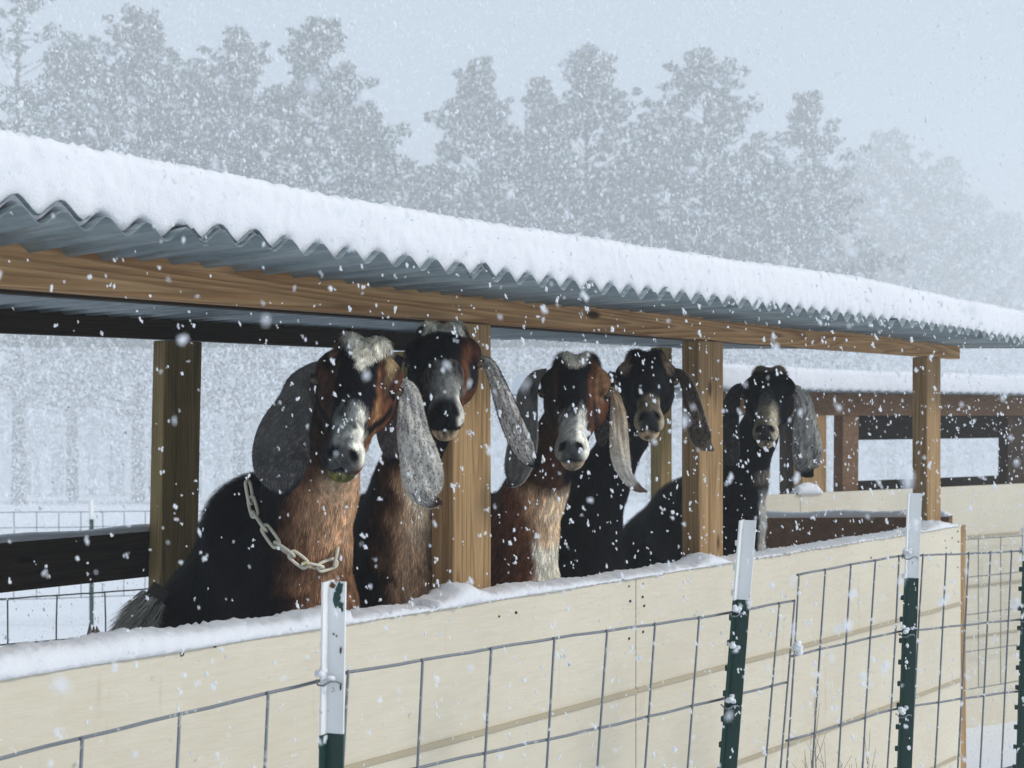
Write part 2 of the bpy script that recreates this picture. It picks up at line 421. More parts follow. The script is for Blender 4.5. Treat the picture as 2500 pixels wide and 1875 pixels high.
# snow on the back rail
def rail_snow(name, p, q, wdt, h, label, parent=None, seed=1):
    p, q = Vector(p), Vector(q); L = (q-p).length; n = max(8, int(L/.02)); R = random.Random(seed); V = []
    d = (q-p).normalized(); s = d.cross(Vector((0,0,1))).normalized(); m = 7
    for i in range(n+1):
        c = p.lerp(q, i/n); hh = h*(1+.15*math.sin(i*.31)+R.gauss(0, .03))*(math.sqrt(max(0.02, 1-(1-min(1, min(i, n-i)/4))**2)))
        for k in range(m):
            a = math.pi*k/(m-1); V.append(tuple(c+s*(wdt*.5*math.cos(a))+Vector((0,0, hh*math.sin(a)**.6))))
    Fq = [(i*m+j, i*m+(j+1)%m, (i+1)*m+(j+1)%m, (i+1)*m+j) for i in range(n) for j in range(m)]
    o = np_mesh(name, np.array(V), np.array(Fq), SNOW); tag(o, label, 'snow', kind='stuff'); return o
rail_snow('rail_snow', (-.7, 3.58, -.379), (XD(560, 3.58), 3.58, -.379), .042, .02, 'thin snow on the dark back rail of the goat shed')
rail_snow('rail_snow', (pe.x, YP+.07, -.445), (pq.x, pq.y, pq.z+.075), .045, .03, 'snow along the dark end rail between the goats and the far pen', seed=4)

# ------------------------------------------------------------------ second shed, further back on the right
U2 = (PC(1024, 410, 8.0)-PC(765, 410, 6.9)); U2.z = 0; U2.normalize(); N2 = Vector((-U2.y, U2.x, 0))
O2 = PC(765, 410, 6.9)
M2 = Matrix(((U2.x, N2.x, 0, O2.x), (U2.y, N2.y, 0, O2.y), (0, 0, 1, 0), (0, 0, 0, 1)))
def L2(px, py, back=0.0):
    """local (s, z) of a pixel on the plane 'back' metres behind the second wall's face"""
    r = Vector(PC(px, HZ, 1.0)); o = O2+N2*back
    t = o.dot(N2)/r.dot(N2); p = r*t; return (p-o).dot(U2), (HZ-py)*t/F
def W2(s, b, z): return M2@Vector((s, b, z))
shed2 = empty('pen_shelter', W2(1.2, 0, gz(*W2(1.2, 0, 0)[:2])), 'lower snow covered pine shelter standing behind the goat shed on the right', 'shed')
def beam2(name, s0, s1, b, z0, z1, dp, hh, mat, seg=4, wob=.002):
    mb = MB(); mb.beam(W2(s0, b, z0), W2(s1, b, z1), N2*dp, (0, 0, hh), seg, wob); return mb.build(name, mat, shed2, bevel=.003)
sA = L2(508, 400, 1.65)[0]; sB = 5.2
zt = .085
beam2('beam', sA+.1, sB, .05, .035, .025, .045, .125, WOOD_SH)
beam2('back_beam', L2(857, 430, 1.5)[0], sB, 1.5, -.125, -.13, .045, .18, WOOD_DX)
def wall2_top(px): return L2(px, 495.2-(px-765.5)*.0445)
for a, b in ((sA+.25, L2(800, 0)[0]), (L2(800, 0)[0]+.004, sB)):
    z0 = wall2_top(765)[1]; g = gz(*W2(b, 0, 0)[:2])-.15
    mb = MB(); mb.quadbox([W2(a, 0, g), W2(b, 0, g), W2(b, .02, g), W2(a, .02, g), W2(a, 0, z0), W2(b, 0, z0), W2(b, .02, z0), W2(a, .02, z0)])
    wl = mb.build('wall_panel', CREAM, shed2)
    mg = MB()
    for dz in (.3, .6, .9): mg.beam(W2(a, -.004, z0-dz), W2(b, -.004, z0-dz), N2*.006, (0, 0, .012), 4, .001)
    mg.build('siding_joint', GROOVE, wl)
def post2(px0, px1, b, mat, top=None, dp=.07):
    s0 = L2(px0, 0, b)[0]; s1 = L2(px1, 0, b)[0]; g = gz(*W2(s0, b, 0)[:2])-.1
    mb = MB(); mb.beam(W2((s0+s1)/2, b, g), W2((s0+s1)/2, b, -.029 if top is None else top), U2*(s1-s0), N2*dp, 4, .002); mb.build('post', mat, shed2, bevel=.003)
post2(798, 822, .06, WOOD_Z); post2(838, 854, .07, WOOD_SH); post2(1003, 1020, .07, WOOD_DX); post2(783, 791, 1.5, WOOD_DX, -.04)
post2(1062, 1080, .07, WOOD_Z); post2(600, 618, .07, WOOD_Z)
beam2('back_rail', L2(838, 0, 1.5)[0], sB, 1.5, -.57, -.57, .04, .12, WOOD_DX)
mb = MB(); z2f = lambda s: .105-.006*s
mb2 = MB(); sheet(mb2, sA, sB+.1, -.1, 1.65, z2f, lambda s: z2f(s)-.02, PITCH, .004, 0, 0, 6)
mb2.v = [tuple(M2@Vector(v)) for v in mb2.v]; mb2.build('roof_sheet', TIN, shed2, smooth=True)
s2 = snow_slab('roof_snow', frange(sA, sB+.09, .012), -.1, 1.65, z2f, lambda s: z2f(s)-.02, PITCH, .004, .12, SNOW, M2, seed=9)
tag(s2, 'smooth snow covering the roof of the shelter behind the goats', 'snow', kind='stuff')
sp = L2(810, 495, 0.0)
rail_snow('snow_heap', W2(L2(797, 0)[0], .02, wall2_top(765)[1]-.004), W2(L2(822, 0)[0], .02, wall2_top(765)[1]-.004), .07, .055, 'small snow heap at the foot of a post on the far cream wall')

# ------------------------------------------------------------------ T-posts and wire panels
FD = Vector((math.cos(math.radians(48-42.1)), -math.sin(math.radians(48-42.1)), 0))   # along the fence, in world axes
def tpost(base_px, cy, top_py, white_py, label, ang, lean, width=.036, zoff=0, mats=None):
    top = PC(base_px, top_py, cy); g = gz(top.x, top.y)-.15
    root = empty('fence_post', (top.x+lean*(top.z-g)*-1, top.y, g+.15), label, 'fence post', 'metal T-posts holding the wire panels')
    zsplit = (HZ-white_py)*cy/F
    a = math.radians(ang); fx = Vector((math.cos(a), math.sin(a), 0)); st = Vector((-math.sin(a), math.cos(a), 0))  # flange dir, stem dir
    ax = (Vector((top.x, top.y, top.z))-Vector((top.x-lean*(top.z-g), top.y, g)))
    def at(z): return Vector((top.x-lean*(top.z-z), top.y, z))
    t = .0035
    prof = [(-width/2, 0), (width/2, 0), (width/2, t), (t*.8, t*1.8), (t*.6, .034), (-t*.6, .034), (-t*.8, t*1.8), (-width/2, t)]
    def seg(z0, z1, mat, name, grow=0):
        mb = MB(); n = 10
        for i in range(n+1):
            z = z0+(z1-z0)*i/n; c = at(z)
            for u, v in prof: mb.v.append(tuple(c+fx*(u*(1+grow))+st*(v*(1+grow))))
        m = len(prof)
        for i in range(n):
            for j in range(m): mb.f.append((i*m+j, i*m+(j+1)%m, (i+1)*m+(j+1)%m, (i+1)*m+j))
        mb.f.append(tuple(reversed(range(m)))); mb.f.append(tuple(n*m+j for j in range(m)))
        return mb.build(name, mat, root)
    seg(g, zsplit, GREEN, 'green_shaft'); seg(zsplit+.0005, top.z, WHITE, 'white_tip')
    z = top.z-.05
    while z > top.z-.95:
        mb = MB(); c = at(z)
        mb.beam(c-st*.004-Vector((0,0,.006)), c-st*.004+Vector((0,0,.006)), fx*.012, st*.009)
        mb.build('stud', WHITE if z > zsplit else GREEN, root, bevel=.0015); z -= .054
    return root, at
T1, at1 = tpost(327, 2.12, 581, 732, 'nearest white tipped T-post, its chipped top in front of the collared goat', 204, .02, .040)
T2, at2 = tpost(741, 2.87, 520, 598, 'leaning white tipped T-post in front of the rightmost goat', 200, .15, .044)
T3, at3 = tpost(908, 3.33, 493, 577, 'white tipped T-post in front of the last shed post', 200, .085, .042)
T4, at4 = tpost(1024, 3.62, 512, 560, 'T-post cut by the right edge of the photograph', 200, .085, .042)
def chips(root, at, ang, spots):
    a = math.radians(ang); fx = Vector((math.cos(a), math.sin(a), 0)); st = Vector((-math.sin(a), math.cos(a), 0))
    c0 = at(spots[0][1]); sg = 1 if fx.dot(-c0) > 0 else -1; R = random.Random(8)
    for u, z, w_, h_, m in spots:
        mb = MB(); n = 11; c = at(z)+st*u+fx*sg*.0031; b0 = 0
        for k in range(n):
            q = 2*math.pi*k/n; rr = R.uniform(.6, 1.15); mb.v.append(tuple(c+st*math.cos(q)*w_*rr+Vector((0, 0, math.sin(q)*h_*rr))))
        mb.v += [tuple(Vector(v)+fx*sg*.0007) for v in mb.v]; mb.f.append(tuple(range(n, 2*n)))
        for k in range(n): mb.f.append((k, (k+1)%n, n+(k+1)%n, n+k))
        mb.build('paint_chip', m, root)
zt1 = (HZ-581)*2.12/F
chips(T1, at1, 204, [(.024, zt1-.010, .007, .012, GREEN), (.019, zt1-.026, .009, .016, GREEN), (.027, zt1-.040, .005, .010, GREEN), (.012, zt1-.006, .006, .005, RUST), (.028, zt1-.11, .002, .006, RUST), (.029, zt1-.17, .0018, .008, RUST), (.015, zt1-.085, .0018, .002, RUST), (.02, zt1-.088, .0015, .002, RUST)])
def wire_panel(pts, tops, spacing, hgaps, label, lean, vert_phase=0, hext=0, r=.0027, name='wire_panel', mat=WIRE, tie=None, nv=None, group='welded wire panels'):
    """pts: plan polyline of the top wire (Vectors with z), hgaps: list of drops below it"""
    root = empty(name, (pts[0].x, pts[0].y, gz(pts[0].x, pts[0].y)), label, 'wire fence', group)
    seg = []; L = 0
    for a, b in zip(pts, pts[1:]): seg.append((L, a, b)); L += (b-a).length
    def P(s):
        for l, a, b in reversed(seg):
            if s >= l or l == 0:
                return a.lerp(b, (s-l)/(b-a).length)
    d0 = (pts[-1]-pts[0]); d0.z = 0; d0.normalize(); R = random.Random(len(label))
    def off(s, drop): return P(s)-d0*(lean(s/L)*drop)-Vector((0,0,drop))
    for drop in hgaps:
        n = int(L/.05)
        ps = [off(L*i/n, drop)+Vector((0, 0, .0007*math.sin(i*1.9+drop*20)+.0012*math.sin(i*.35+drop*9))) for i in range(n+1)]
        mb = MB(); mb.tube(ps, r*1.05, 6); mb.build('horizontal_wire', mat, root, smooth=True)
    s = vert_phase; i = 0
    nrm = Vector((d0.y, -d0.x, 0))*(r*1.7)
    ends = [vert_phase+k*spacing for k in range(int((L-vert_phase)/spacing)+1)]
    if L-ends[-1] > spacing*.25: ends.append(L)
    for s in ends:
        bow = R.uniform(-.004, .004)
        ps = [off(s, hgaps[-1]*k/5-(.004 if k == 0 else 0))+nrm+d0*bow*math.sin(k) for k in range(6)]
        mb = MB(); mb.tube(ps, r*.95, 6); mb.build('vertical_wire', mat, root, smooth=True)
    return root
P = lambda px, py, cy: PC(px, py, cy)
pA = [P(-90, 782, 1.68), P(0, 759, 1.80), P(316, 681, 2.13), P(347, 672, 2.17), P(560, 638, 2.47), P(727, 613, 2.86), P(793, 601, 3.04)]
def s_at(pts, px):
    L = 0
    for a, b in zip(pts, pts[1:]):
        n = 40
        for i in range(n):
            p = a.lerp(b, i/n); cyy = depth(p); cx = p.x*CS-p.y*SN
            if 512+F*cx/cyy >= px: return L+(p-a).length
        L += (b-a).length
ph = s_at(pA, 74)
pan1 = wire_panel(pA, None, .152, [0, .187, .39, .62, .86, 1.08], 'long welded wire panel with wide mesh in front of the near cream wall', lambda t: .02+.13*t, ph-.152)
pB = [P(797, 575, 3.06), P(900, 556, 3.30), P(1021, 551, 3.60), P(1120, 549, 3.9)]
pan2 = wire_panel(pB, None, .096, [0, .19, .385, .59, .8, 1.0], 'narrow mesh wire panel at right, starting between the two middle posts', lambda t: .10-.03*t, 0.002)
# panel standing against the second pen's wall
zt2 = wall2_top(765)[1]
pC = [W2(L2(975, 0)[0]-.3, -.06, zt2-.53+.22), W2(sB, -.06, zt2-.53+.22)]
pan3 = wire_panel(pC, None, .2, [0, .22, .44, .66, .88], 'wire panel against the far cream wall at right', lambda t: 0, .05, r=.003, mat=FARWIRE)
# clips where the wires are tied to the posts
def clip(root, p, r=.024):
    mb = MB(); d = FD; n = Vector((FD.y, -FD.x, 0)); ps = []
    for k in range(11):
        a = k/10*math.pi*1.6-.5; ps.append(p+d*(math.cos(a)*r)+n*(.012+math.sin(a)*.018)+Vector((0,0,.004*math.sin(k*1.7))))
    mb.tube(ps, .0017, 5); mb.build('wire_tie', WIRE, root, smooth=True)
for root, at, zs in ((T1, at1, (-.44,-.63)), (T2, at2, (-.445, -.64)), (T3, at3, (-.375, -.57, -.77)), (T4, at4, (-.395, -.58))):
    for z in zs: clip(root, at(z))
# snow dabs caught on ties
mbs = MB()
def blob(mb, c, r, R):
    n = 6; b0 = len(mb.v)
    for i in range(1, 5):
        for k in range(n):
            a = math.pi*i/5; b = 2*math.pi*k/n; q = R.uniform(.8, 1.2)
            mb.v.append((c[0]+r[0]*q*math.sin(a)*math.cos(b), c[1]+r[1]*q*math.sin(a)*math.sin(b), c[2]+r[2]*q*math.cos(a)))
    for i in range(3):
        for k in range(n): mb.f.append((b0+i*n+k, b0+(i+1)*n+k, b0+(i+1)*n+(k+1)%n, b0+i*n+(k+1)%n))
    mb.f.append(tuple(b0+k for k in range(n))); mb.f.append(tuple(b0+3*n+k for k in reversed(range(n))))
R = random.Random(2)
for at, zs in ((at1, (-.433,)), (at2, (-.436, -.632, -.52)), (at3, (-.366, -.56, -.76)), (at4, (-.385, -.57))):
    for z in zs:
        for _ in range(5): blob(mbs, at(z)+Vector((R.uniform(-.025, .012), -.012+R.uniform(-.01, .006), R.uniform(-.002, .012))), (.008, .007, .006), R)
for p in (P(796, 648, 3.0), P(798, 652, 3.0)):
    for _ in range(4): blob(mbs, p+Vector((R.uniform(-.01, .01), 0, R.uniform(-.01, .01))), (.01, .008, .007), R)
o = mbs.build('clinging_snow', SNOW, smooth=True); tag(o, 'little clumps of snow clinging to the wire ties on the posts', 'snow', kind='stuff')

# back fences seen through the left bay
pD = [P(-60, 600, 5.3), P(150, 594, 5.75)]
for q in pD: q.z = -.79
pan4 = wire_panel(pD, None, .2, [0, .19, .38, .57], 'green wire panel just behind the shed, seen under the back rail at left', lambda t: 0, .06, r=.0034, mat=GWIRE)
pE = [P(-80, 500, 13.0), P(260, 500, 14.5), P(420, 500, 15.5)]
for q in pE: q.z = gz(q.x, q.y)+1.15
pan5 = wire_panel(pE, None, .22, [0, .16, .33, .5, .7, .9], 'far wire fence crossing the snowy field behind the shed', lambda t: 0, .0, r=.0045, mat=FARWIRE)
def far_tpost(px, top, cy, label):
    p = P(px, top, cy); g = gz(p.x, p.y); r = empty('fence_post', (p.x, p.y, g), label, 'fence post', 'far fence posts')
    mb = MB(); mb.beam((p.x, p.y, g-.1), (p.x, p.y, p.z-.2), (.035, 0, 0), (0, .03, 0)); mb.build('green_shaft', GREEN, r)
    mb = MB(); mb.beam((p.x, p.y, p.z-.199), (p.x, p.y, p.z), (.036, 0, 0), (0, .031, 0)); mb.build('white_tip', WHITE, r)
far_tpost(91.5, 500, 13.6, 'far white tipped fence post standing in the snowy field at left')
# splintered stake
sp_ = empty('broken_stake', PD(95, 640, 2.45), 'splintered grey stake end sticking up behind the wall at left', 'stake')
mb = MB(); c = PD(95, 640, 2.45); R = random.Random(3)
for k in range(7):
    dx = R.uniform(-.016, .016); mb.tube([(c.x+dx, c.y+R.uniform(-.01,.01), -1.2), (c.x+dx, c.y, c.z), (c.x+dx*.7-.004, c.y, c.z+R.uniform(.008, .04))], [.012, .01, .001], 5)
mb.build('splintered_wood', wood('grey_wood', 'Z', (.1,.09,.08), (.2,.18,.16), (.35,.32,.29), 60), sp_)
# dry weed by the fence
wd = empty('dry_weed', P(815, 800, 3.35), 'bare dry weed stems behind the narrow mesh panel', 'weed')
R = random.Random(11)
for k in range(9):
    b = P(800+R.uniform(-10, 60), 850, 3.4); pts = [b]; d = Vector((R.uniform(-.35, .35), R.uniform(-.1, .1), 1)).normalized()
    L = R.uniform(.22, .42)
    for j in range(7):
        d = (d+Vector((R.uniform(-.25, .25), R.uniform(-.1, .1), R.uniform(-.15, .12)))).normalized(); pts.append(pts[-1]+d*L/7)
    mb = MB(); mb.tube(pts, [.0016-.00016*i for i in range(8)], 4)
    for j in (3, 4, 5):
        dd = (d+Vector((R.uniform(-1, 1), 0, R.uniform(-.3, .6)))).normalized(); mb.tube([pts[j], pts[j]+dd*.05, pts[j]+dd*.09+Vector((0,0,.01))], [.0009, .0007, .0004], 3)
    mb.build('stem', TWIG, wd)
# ------------------------------------------------------------------ goats: one blended surface each (distance fields -> surface net)
def smin(a, b, k):
    h = np.maximum(k-np.abs(a-b), 0)/k
    return np.minimum(a, b)-h*h*k*.25
def smax(a, b, k): return -smin(-a, -b, k)
def d_ell(p, c, r):
    q = (p-np.array(c, dtype=np.float32)); r = np.array(r, dtype=np.float32)
    k0 = np.sqrt(((q/r)**2).sum(1)); k1 = np.sqrt(((q/(r*r))**2).sum(1))+1e-6
    return k0*(k0-1)/k1
def d_cone(p, a, b, ra, rb):
    a = np.array(a, dtype=np.float32); ba = np.array(b, dtype=np.float32)-a
    t = np.clip(((p-a)@ba)/max(1e-9, float(ba@ba)), 0, 1)
    return np.sqrt(((p-a-t[:, None]*ba)**2).sum(1))-(ra+(rb-ra)*t)
def vnoise(p, s, seed=0):
    """cheap smooth pseudo-noise -1..1 for coat edges"""
    r = np.random.default_rng(seed); o = 0; a = 1; tot = 0
    for i in range(4):
        k = r.normal(size=(3, 3))*s*(1.9**i); f = r.uniform(0, 6, 3)
        o = o+a*(np.sin(p@k[0]+f[0]+1.3*np.sin(p@k[1]+f[1]))*np.cos(p@k[2]+f[2])); tot += a; a *= .6
    return o/tot*1.6
def head_sdf(q):
    """q in head frame: a towards the muzzle, b sideways, c out of the forehead"""
    qm = q.copy(); qm[:, 1] = np.abs(qm[:, 1])
    d = d_ell(q, (-.030, 0, -.010), (.085, .067, .066))
    d = smin(d, d_ell(q, (-.005, 0, .030), (.062, .050, .034)), .03)
    d = smin(d, d_ell(qm, (-.006, .058, .020), (.036, .024, .032)), .022); d = smin(d, d_ell(qm, (.045, .046, -.012), (.045, .020, .020)), .03)
    d = smin(d, d_ell(qm, (-.058, .030, .046), (.028, .022, .024)), .022)
    d = smin(d, d_cone(q, (.03, 0, .015), (.10, 0, .014), .044, .037), .03)
    d = smin(d, d_cone(q, (.10, 0, .014), (.185, 0, -.014), .038, .026), .02)
    d = smin(d, d_cone(qm, (.02, .030, -.035), (.10, .018, -.038), .040, .028), .03)
    d = smin(d, d_ell(qm, (.0, .040, -.050), (.060, .030, .048)), .03)
    d = smin(d, d_cone(q, (.09, 0, -.038), (.175, 0, -.040), .033, .025), .02)
    d = smin(d, d_ell(q, (.194, 0, -.016), (.036, .032, .028)), .018)
    d = smin(d, d_ell(qm, (.190, .019, -.038), (.034, .022, .026)), .014)
    d = smin(d, d_ell(q, (.184, 0, -.070), (.032, .029, .022)), .012)
    # eye sockets, nostrils, mouth
    d = smax(d, -d_ell(qm, (.020, .088, .008), (.018, .013, .013)), .012)
    d = smin(d, d_cone(qm, (-.002, .073, .026), (.034, .074, .022), .006, .005), .02)
    nq = qm-np.array((.219, .0205, -.008), dtype=np.float32)
    rot = np.array(((1, 0, 0), (0, .82, .57), (0, -.57, .82)), dtype=np.float32)
    d = smax(d, -d_ell(nq@rot.T, (0, 0, 0), (.018, .0038, .0135)), .006)
    m = np.abs(q[:, 2]+.054-.006*np.exp(-(qm[:, 1]/.012)**2)+9*(qm[:, 1]**2)-(q[:, 0]-.19)*.15)-.0024
    m = np.maximum(m, .150-q[:, 0]); m = np.maximum(m, -(d+.008))
    d = smax(d, -m, .004)
    ph = np.maximum(np.abs(q[:, 1])-.0014, np.maximum(.212-q[:, 0], np.abs(q[:, 2]+.030)-.016)); ph = np.maximum(ph, -(d+.005))
    return smax(d, -ph, .003)
def surface_net(V, org, h):
    nx, ny, nz = V.shape; S = V < 0
    c = S[:-1,:-1,:-1].astype(np.int8)
    for dx, dy, dz in ((1,0,0),(0,1,0),(0,0,1),(1,1,0),(1,0,1),(0,1,1),(1,1,1)):
        c += S[dx:nx-1+dx, dy:ny-1+dy, dz:nz-1+dz]
    act = (c > 0) & (c < 8); idx = np.argwhere(act); n = len(idx)
    ids = np.full(act.shape, -1, dtype=np.int32); ids[act] = np.arange(n)
    acc = np.zeros((n, 3), dtype=np.float64); cnt = np.zeros(n)
    cr = [(0,0,0),(1,0,0),(0,1,0),(1,1,0),(0,0,1),(1,0,1),(0,1,1),(1,1,1)]
    for i in range(8):
        for j in range(i+1, 8):
            if bin(i ^ j).count('1') != 1: continue
            A, B = np.array(cr[i]), np.array(cr[j])
            va = V[tuple((idx+A).T)]; vb = V[tuple((idx+B).T)]; m = (va < 0) != (vb < 0)
            t = np.where(m, va/np.where(m, va-vb, 1), 0)[:, None]
            acc += np.where(m[:, None], A+(B-A)*t, 0); cnt += m
    verts = (idx+acc/np.maximum(cnt, 1)[:, None])*h+np.array(org)
    quads = []
    for ax in range(3):
        sl0 = [slice(None)]*3; sl1 = [slice(None)]*3; sl0[ax] = slice(0, -1); sl1[ax] = slice(1, None)
        a, b = S[tuple(sl0)], S[tuple(sl1)]; e = np.argwhere(a != b)
        u, v = [(1, 2), (2, 0), (0, 1)][ax]
        ok = (e[:, u] > 0) & (e[:, v] > 0) & (e[:, u] < V.shape[u]-1) & (e[:, v] < V.shape[v]-1); e = e[ok]
        sg = a[tuple(e.T)]
        E = []
        for du, dv in ((1, 1), (0, 1), (0, 0), (1, 0)):
            q = e.copy(); q[:, u] -= du; q[:, v] -= dv; E.append(ids[tuple(q.T)])
        Q = np.stack(E, 1); Q[~sg] = Q[~sg][:, ::-1]; quads.append(Q)
    Q = np.concatenate(quads); Q = Q[(Q >= 0).all(1)]
    return verts, Q
def polygonise(fn, lo, hi, h, B=8):
    lo = np.array(lo); n = np.ceil((np.array(hi)-lo)/(h*B)).astype(int); N = n*B+1
    cc = np.stack(np.meshgrid(*[np.arange(k) for k in n], indexing='ij'), -1).reshape(-1, 3)
    cen = (lo+(cc+.5)*B*h).astype(np.float32); dc = fn(cen)
    V = np.repeat(np.repeat(np.repeat(np.sign(dc).reshape(n), B, 0), B, 1), B, 2).astype(np.float32)
    V = np.pad(V, ((0,1),(0,1),(0,1)), mode='edge')
    near = cc[np.abs(dc) < B*h*1.25]
    g = np.stack(np.meshgrid(*[np.arange(B+1)]*3, indexing='ij'), -1).reshape(-1, 3)
    for s in range(0, len(near), 600):
        bl = near[s:s+600]; ii = (bl[:, None, :]*B+g[None]).reshape(-1, 3)
        V[tuple(ii.T)] = fn((lo+ii*h).astype(np.float32))
    return surface_net(V, lo, h)
def grad(fn, p, e=.003):
    g = np.stack([fn(p+np.eye(3, dtype=np.float32)[i]*e)-fn(p-np.eye(3, dtype=np.float32)[i]*e) for i in range(3)], 1)
    return g/(np.linalg.norm(g, axis=1)[:, None]+1e-9)
A3 = lambda *c: np.array(c, dtype=np.float32)
BLK, BLK2, BRN, RED, TAN, PALE, WHT, GRY, DGRY = (A3(.0045,.005,.008), A3(.009,.011,.018), A3(.085,.036,.018), A3(.15,.056,.027), A3(.42,.23,.115), A3(.56,.42,.27), A3(.90,.87,.76), A3(.32,.32,.30), A3(.055,.057,.058))
def st(x, a, b): t = np.clip((x-a)/(b-a), 0, 1); return t*t*(3-2*t)
def lay(c, col, m): m = np.clip(m, 0, 1)[:, None]; return c*(1-m)+col*m

class Goat: pass
def make_goat(name, label, E, cy, s, pitch, roll, yaw, spine, torso, style, nfur, seed, tail=False):
    G = Goat(); rnd = random.Random(seed)
    o = PC(E[0], E[1], cy); T = Vector((-o.x, -o.y, 0)).normalized()
    T = Matrix.Rotation(math.radians(yaw), 3, 'Z') @ T
    Z = Vector((0, 0, 1)); R_ = (-T).cross(Z).normalized(); p = math.radians(pitch)
    a = T*math.cos(p)-Z*math.sin(p); c = T*math.sin(p)+Z*math.cos(p); b = R_
    q = Matrix.Rotation(math.radians(-roll), 3, T)     # clockwise in the picture when positive
    a, b, c = q@a, q@b, q@c
    M = np.array([a, b, c], dtype=np.float32)          # rows
    on = np.array(o, dtype=np.float32); G.M, G.o, G.s = M, on, s
    toH = lambda P_: ((P_-on)@M.T)/s
    H = lambda a_, b_, c_: Vector(on+(np.array((a_, b_, c_))*s)@M)
    sp = [(np.array(PC(px, py, d)), r) for px, py, d, r in spine]
    to = [(np.array(PC(px, py, d)), r) for px, py, d, r in torso]
    chest = sp[-1][0]; wth = to[0][0]; rump = to[-1][0]
    hb = np.array(H(-.055, 0, -.035)); th = np.array(H(.02, 0, -.07))
    gr = gz(rump[0], rump[1])
    side = np.array([1., 0, 0])
    legs = []
    for sx in (-1, 1):
        hip = rump+side*sx*.075+np.array([0, .0, -.06]); knee = hip+np.array([sx*.01, -.10, -.26])
        hock = knee+np.array([0, .17, -.23]); foot = np.array([hock[0], hock[1]-.03, gr+.02])
        legs.append([(hip, .095), (knee, .055), (hock, .028), (foot, .022), (foot+np.array([0, -.03, 0]), .024)])
        el = chest+side*sx*.085+np.array([0, .04, -.12]); kn = el+np.array([sx*.01, .05, -.2]); ft = np.array([kn[0], 2.36, -.885])
        legs.append([(el, .06), (kn, .032), (ft, .022), (ft+np.array([0, -.03, .0]), .024)])
    def fn(P_):
        d = np.full(len(P_), 9., dtype=np.float32)
        lo_ = P_[:, 2] < (sp[0][0][2]+.25)
        Q = P_[lo_]; e = np.full(len(Q), 9., dtype=np.float32)
        if len(Q):
            ch = [(hb, .058*s)]+sp
            for (p0, r0), (p1, r1) in zip(ch, ch[1:]): e = smin(e, d_cone(Q, p0, p1, r0, r1), .035)
            e = smin(e, d_cone(Q, th, sp[0][0], .035*s, sp[0][1]*.8), .03)
            cw = [(sp[1][0]+(wth-sp[1][0])*.3, sp[1][1]*.8)]+to
            for (p0, r0), (p1, r1) in zip(cw, cw[1:]): e = smin(e, d_cone(Q, p0, p1, r0, r1), .07)
            e = smin(e, d_cone(Q, chest, wth, sp[-1][1], to[0][1]), .06)
            e = smin(e, d_cone(Q, chest, to[1][0]-np.array([0, 0, .05]), sp[-1][1], to[1][1]), .06)
            for lg in legs:
                l = np.full(len(Q), 9., dtype=np.float32)
                for (p0, r0), (p1, r1) in zip(lg, lg[1:]): l = smin(l, d_cone(Q, p0, p1, r0, r1), .02)
                e = smin(e, l, .03)
            if tail:
                e = smin(e, d_cone(Q, rump+np.array([0, .10, .10]), rump+np.array([.0, .2, .02]), .03, .014), .03)
        d[lo_] = e
        hq = toH(P_); near = (hq**2).sum(1) < .42**2
        if near.any(): d[near] = smin(d[near], head_sdf(hq[near])*s, .024)
        return d
    pts = np.array([p0 for p0, _ in sp+to]+[f for lg in legs for f, _ in lg]+[np.array(H(.24, 0, 0)), np.array(H(-.1, .1, .08)), np.array(H(-.1, -.1, .08))])
    pad = .17; lo, hi = pts.min(0)-pad, pts.max(0)+pad; lo[2] = gr-.03
    V1, Q1 = polygonise(fn, lo, hi, .0052)
    G.fn, G.H, G.toH = fn, H, toH
    def coat(P_, N_=None):
        h = toH(P_); n1 = vnoise(P_, 26, seed); n2 = vnoise(P_, 90, seed+1)
        n3 = vnoise(P_*np.array((1, 1, .45), dtype=np.float32), 170, seed+7)
        return style(P_, h, n1, n2)*(1+.42*n3+.2*n2)[:, None].clip(.35, 1.9)
    root = empty(name, (rump[0], rump[1], gr), label, 'goat', 'goats looking out over the wall')
    V1 = V1.astype(np.float32)
    body = np_mesh('body', V1, Q1, COAT, root, coat(V1))
    # fur strands over the visible surface
    tri = np.concatenate([Q1[:, :3], Q1[:, [0, 2, 3]]])
    cen = V1[tri].mean(1); vis = (cen[:, 2] > -.66) & (cen[:, 1] < rump[1]+.3)
    tri = tri[vis]; e1 = V1[tri[:, 1]]-V1[tri[:, 0]]; e2 = V1[tri[:, 2]]-V1[tri[:, 0]]
    ar = np.linalg.norm(np.cross(e1, e2), axis=1)
    cz = V1[tri].mean(1); hq = toH(cz); onhead = (hq[:, 0] > -.11) & ((hq**2).sum(1) < .27**2)
    facing = (np.cross(e1, e2)@(-on/np.linalg.norm(on))) > -.3*ar
    wgt = ar*np.where(onhead, 2.2, 1.0)*np.where(facing, 1, .25)
    g = np.random.default_rng(seed)
    ti = g.choice(len(tri), nfur, p=wgt/wgt.sum()); u, v = g.random(nfur), g.random(nfur); m = u+v > 1; u[m], v[m] = 1-u[m], 1-v[m]
    P0 = (V1[tri[ti, 0]]+u[:, None]*e1[ti]+v[:, None]*e2[ti]).astype(np.float32)
    N = grad(fn, P0, .006); h = toH(P0)
    flow = np.tile(np.array([0, .15, -1.], dtype=np.float32), (nfur, 1))+g.normal(0, .22, (nfur, 3)).astype(np.float32)
    hd = (h[:, 0] > -.075) & ((h**2).sum(1) < .27**2)
    face = M[0]*1.0
    flow[hd] = face*-.0+flow[hd]*.5+M[0]*.55
    flow -= N*(flow*N).sum(1)[:, None]; flow /= np.linalg.norm(flow, axis=1)[:, None]+1e-6
    Lg = np.where(hd, .0095, .021)*g.uniform(.6, 1.35, nfur)
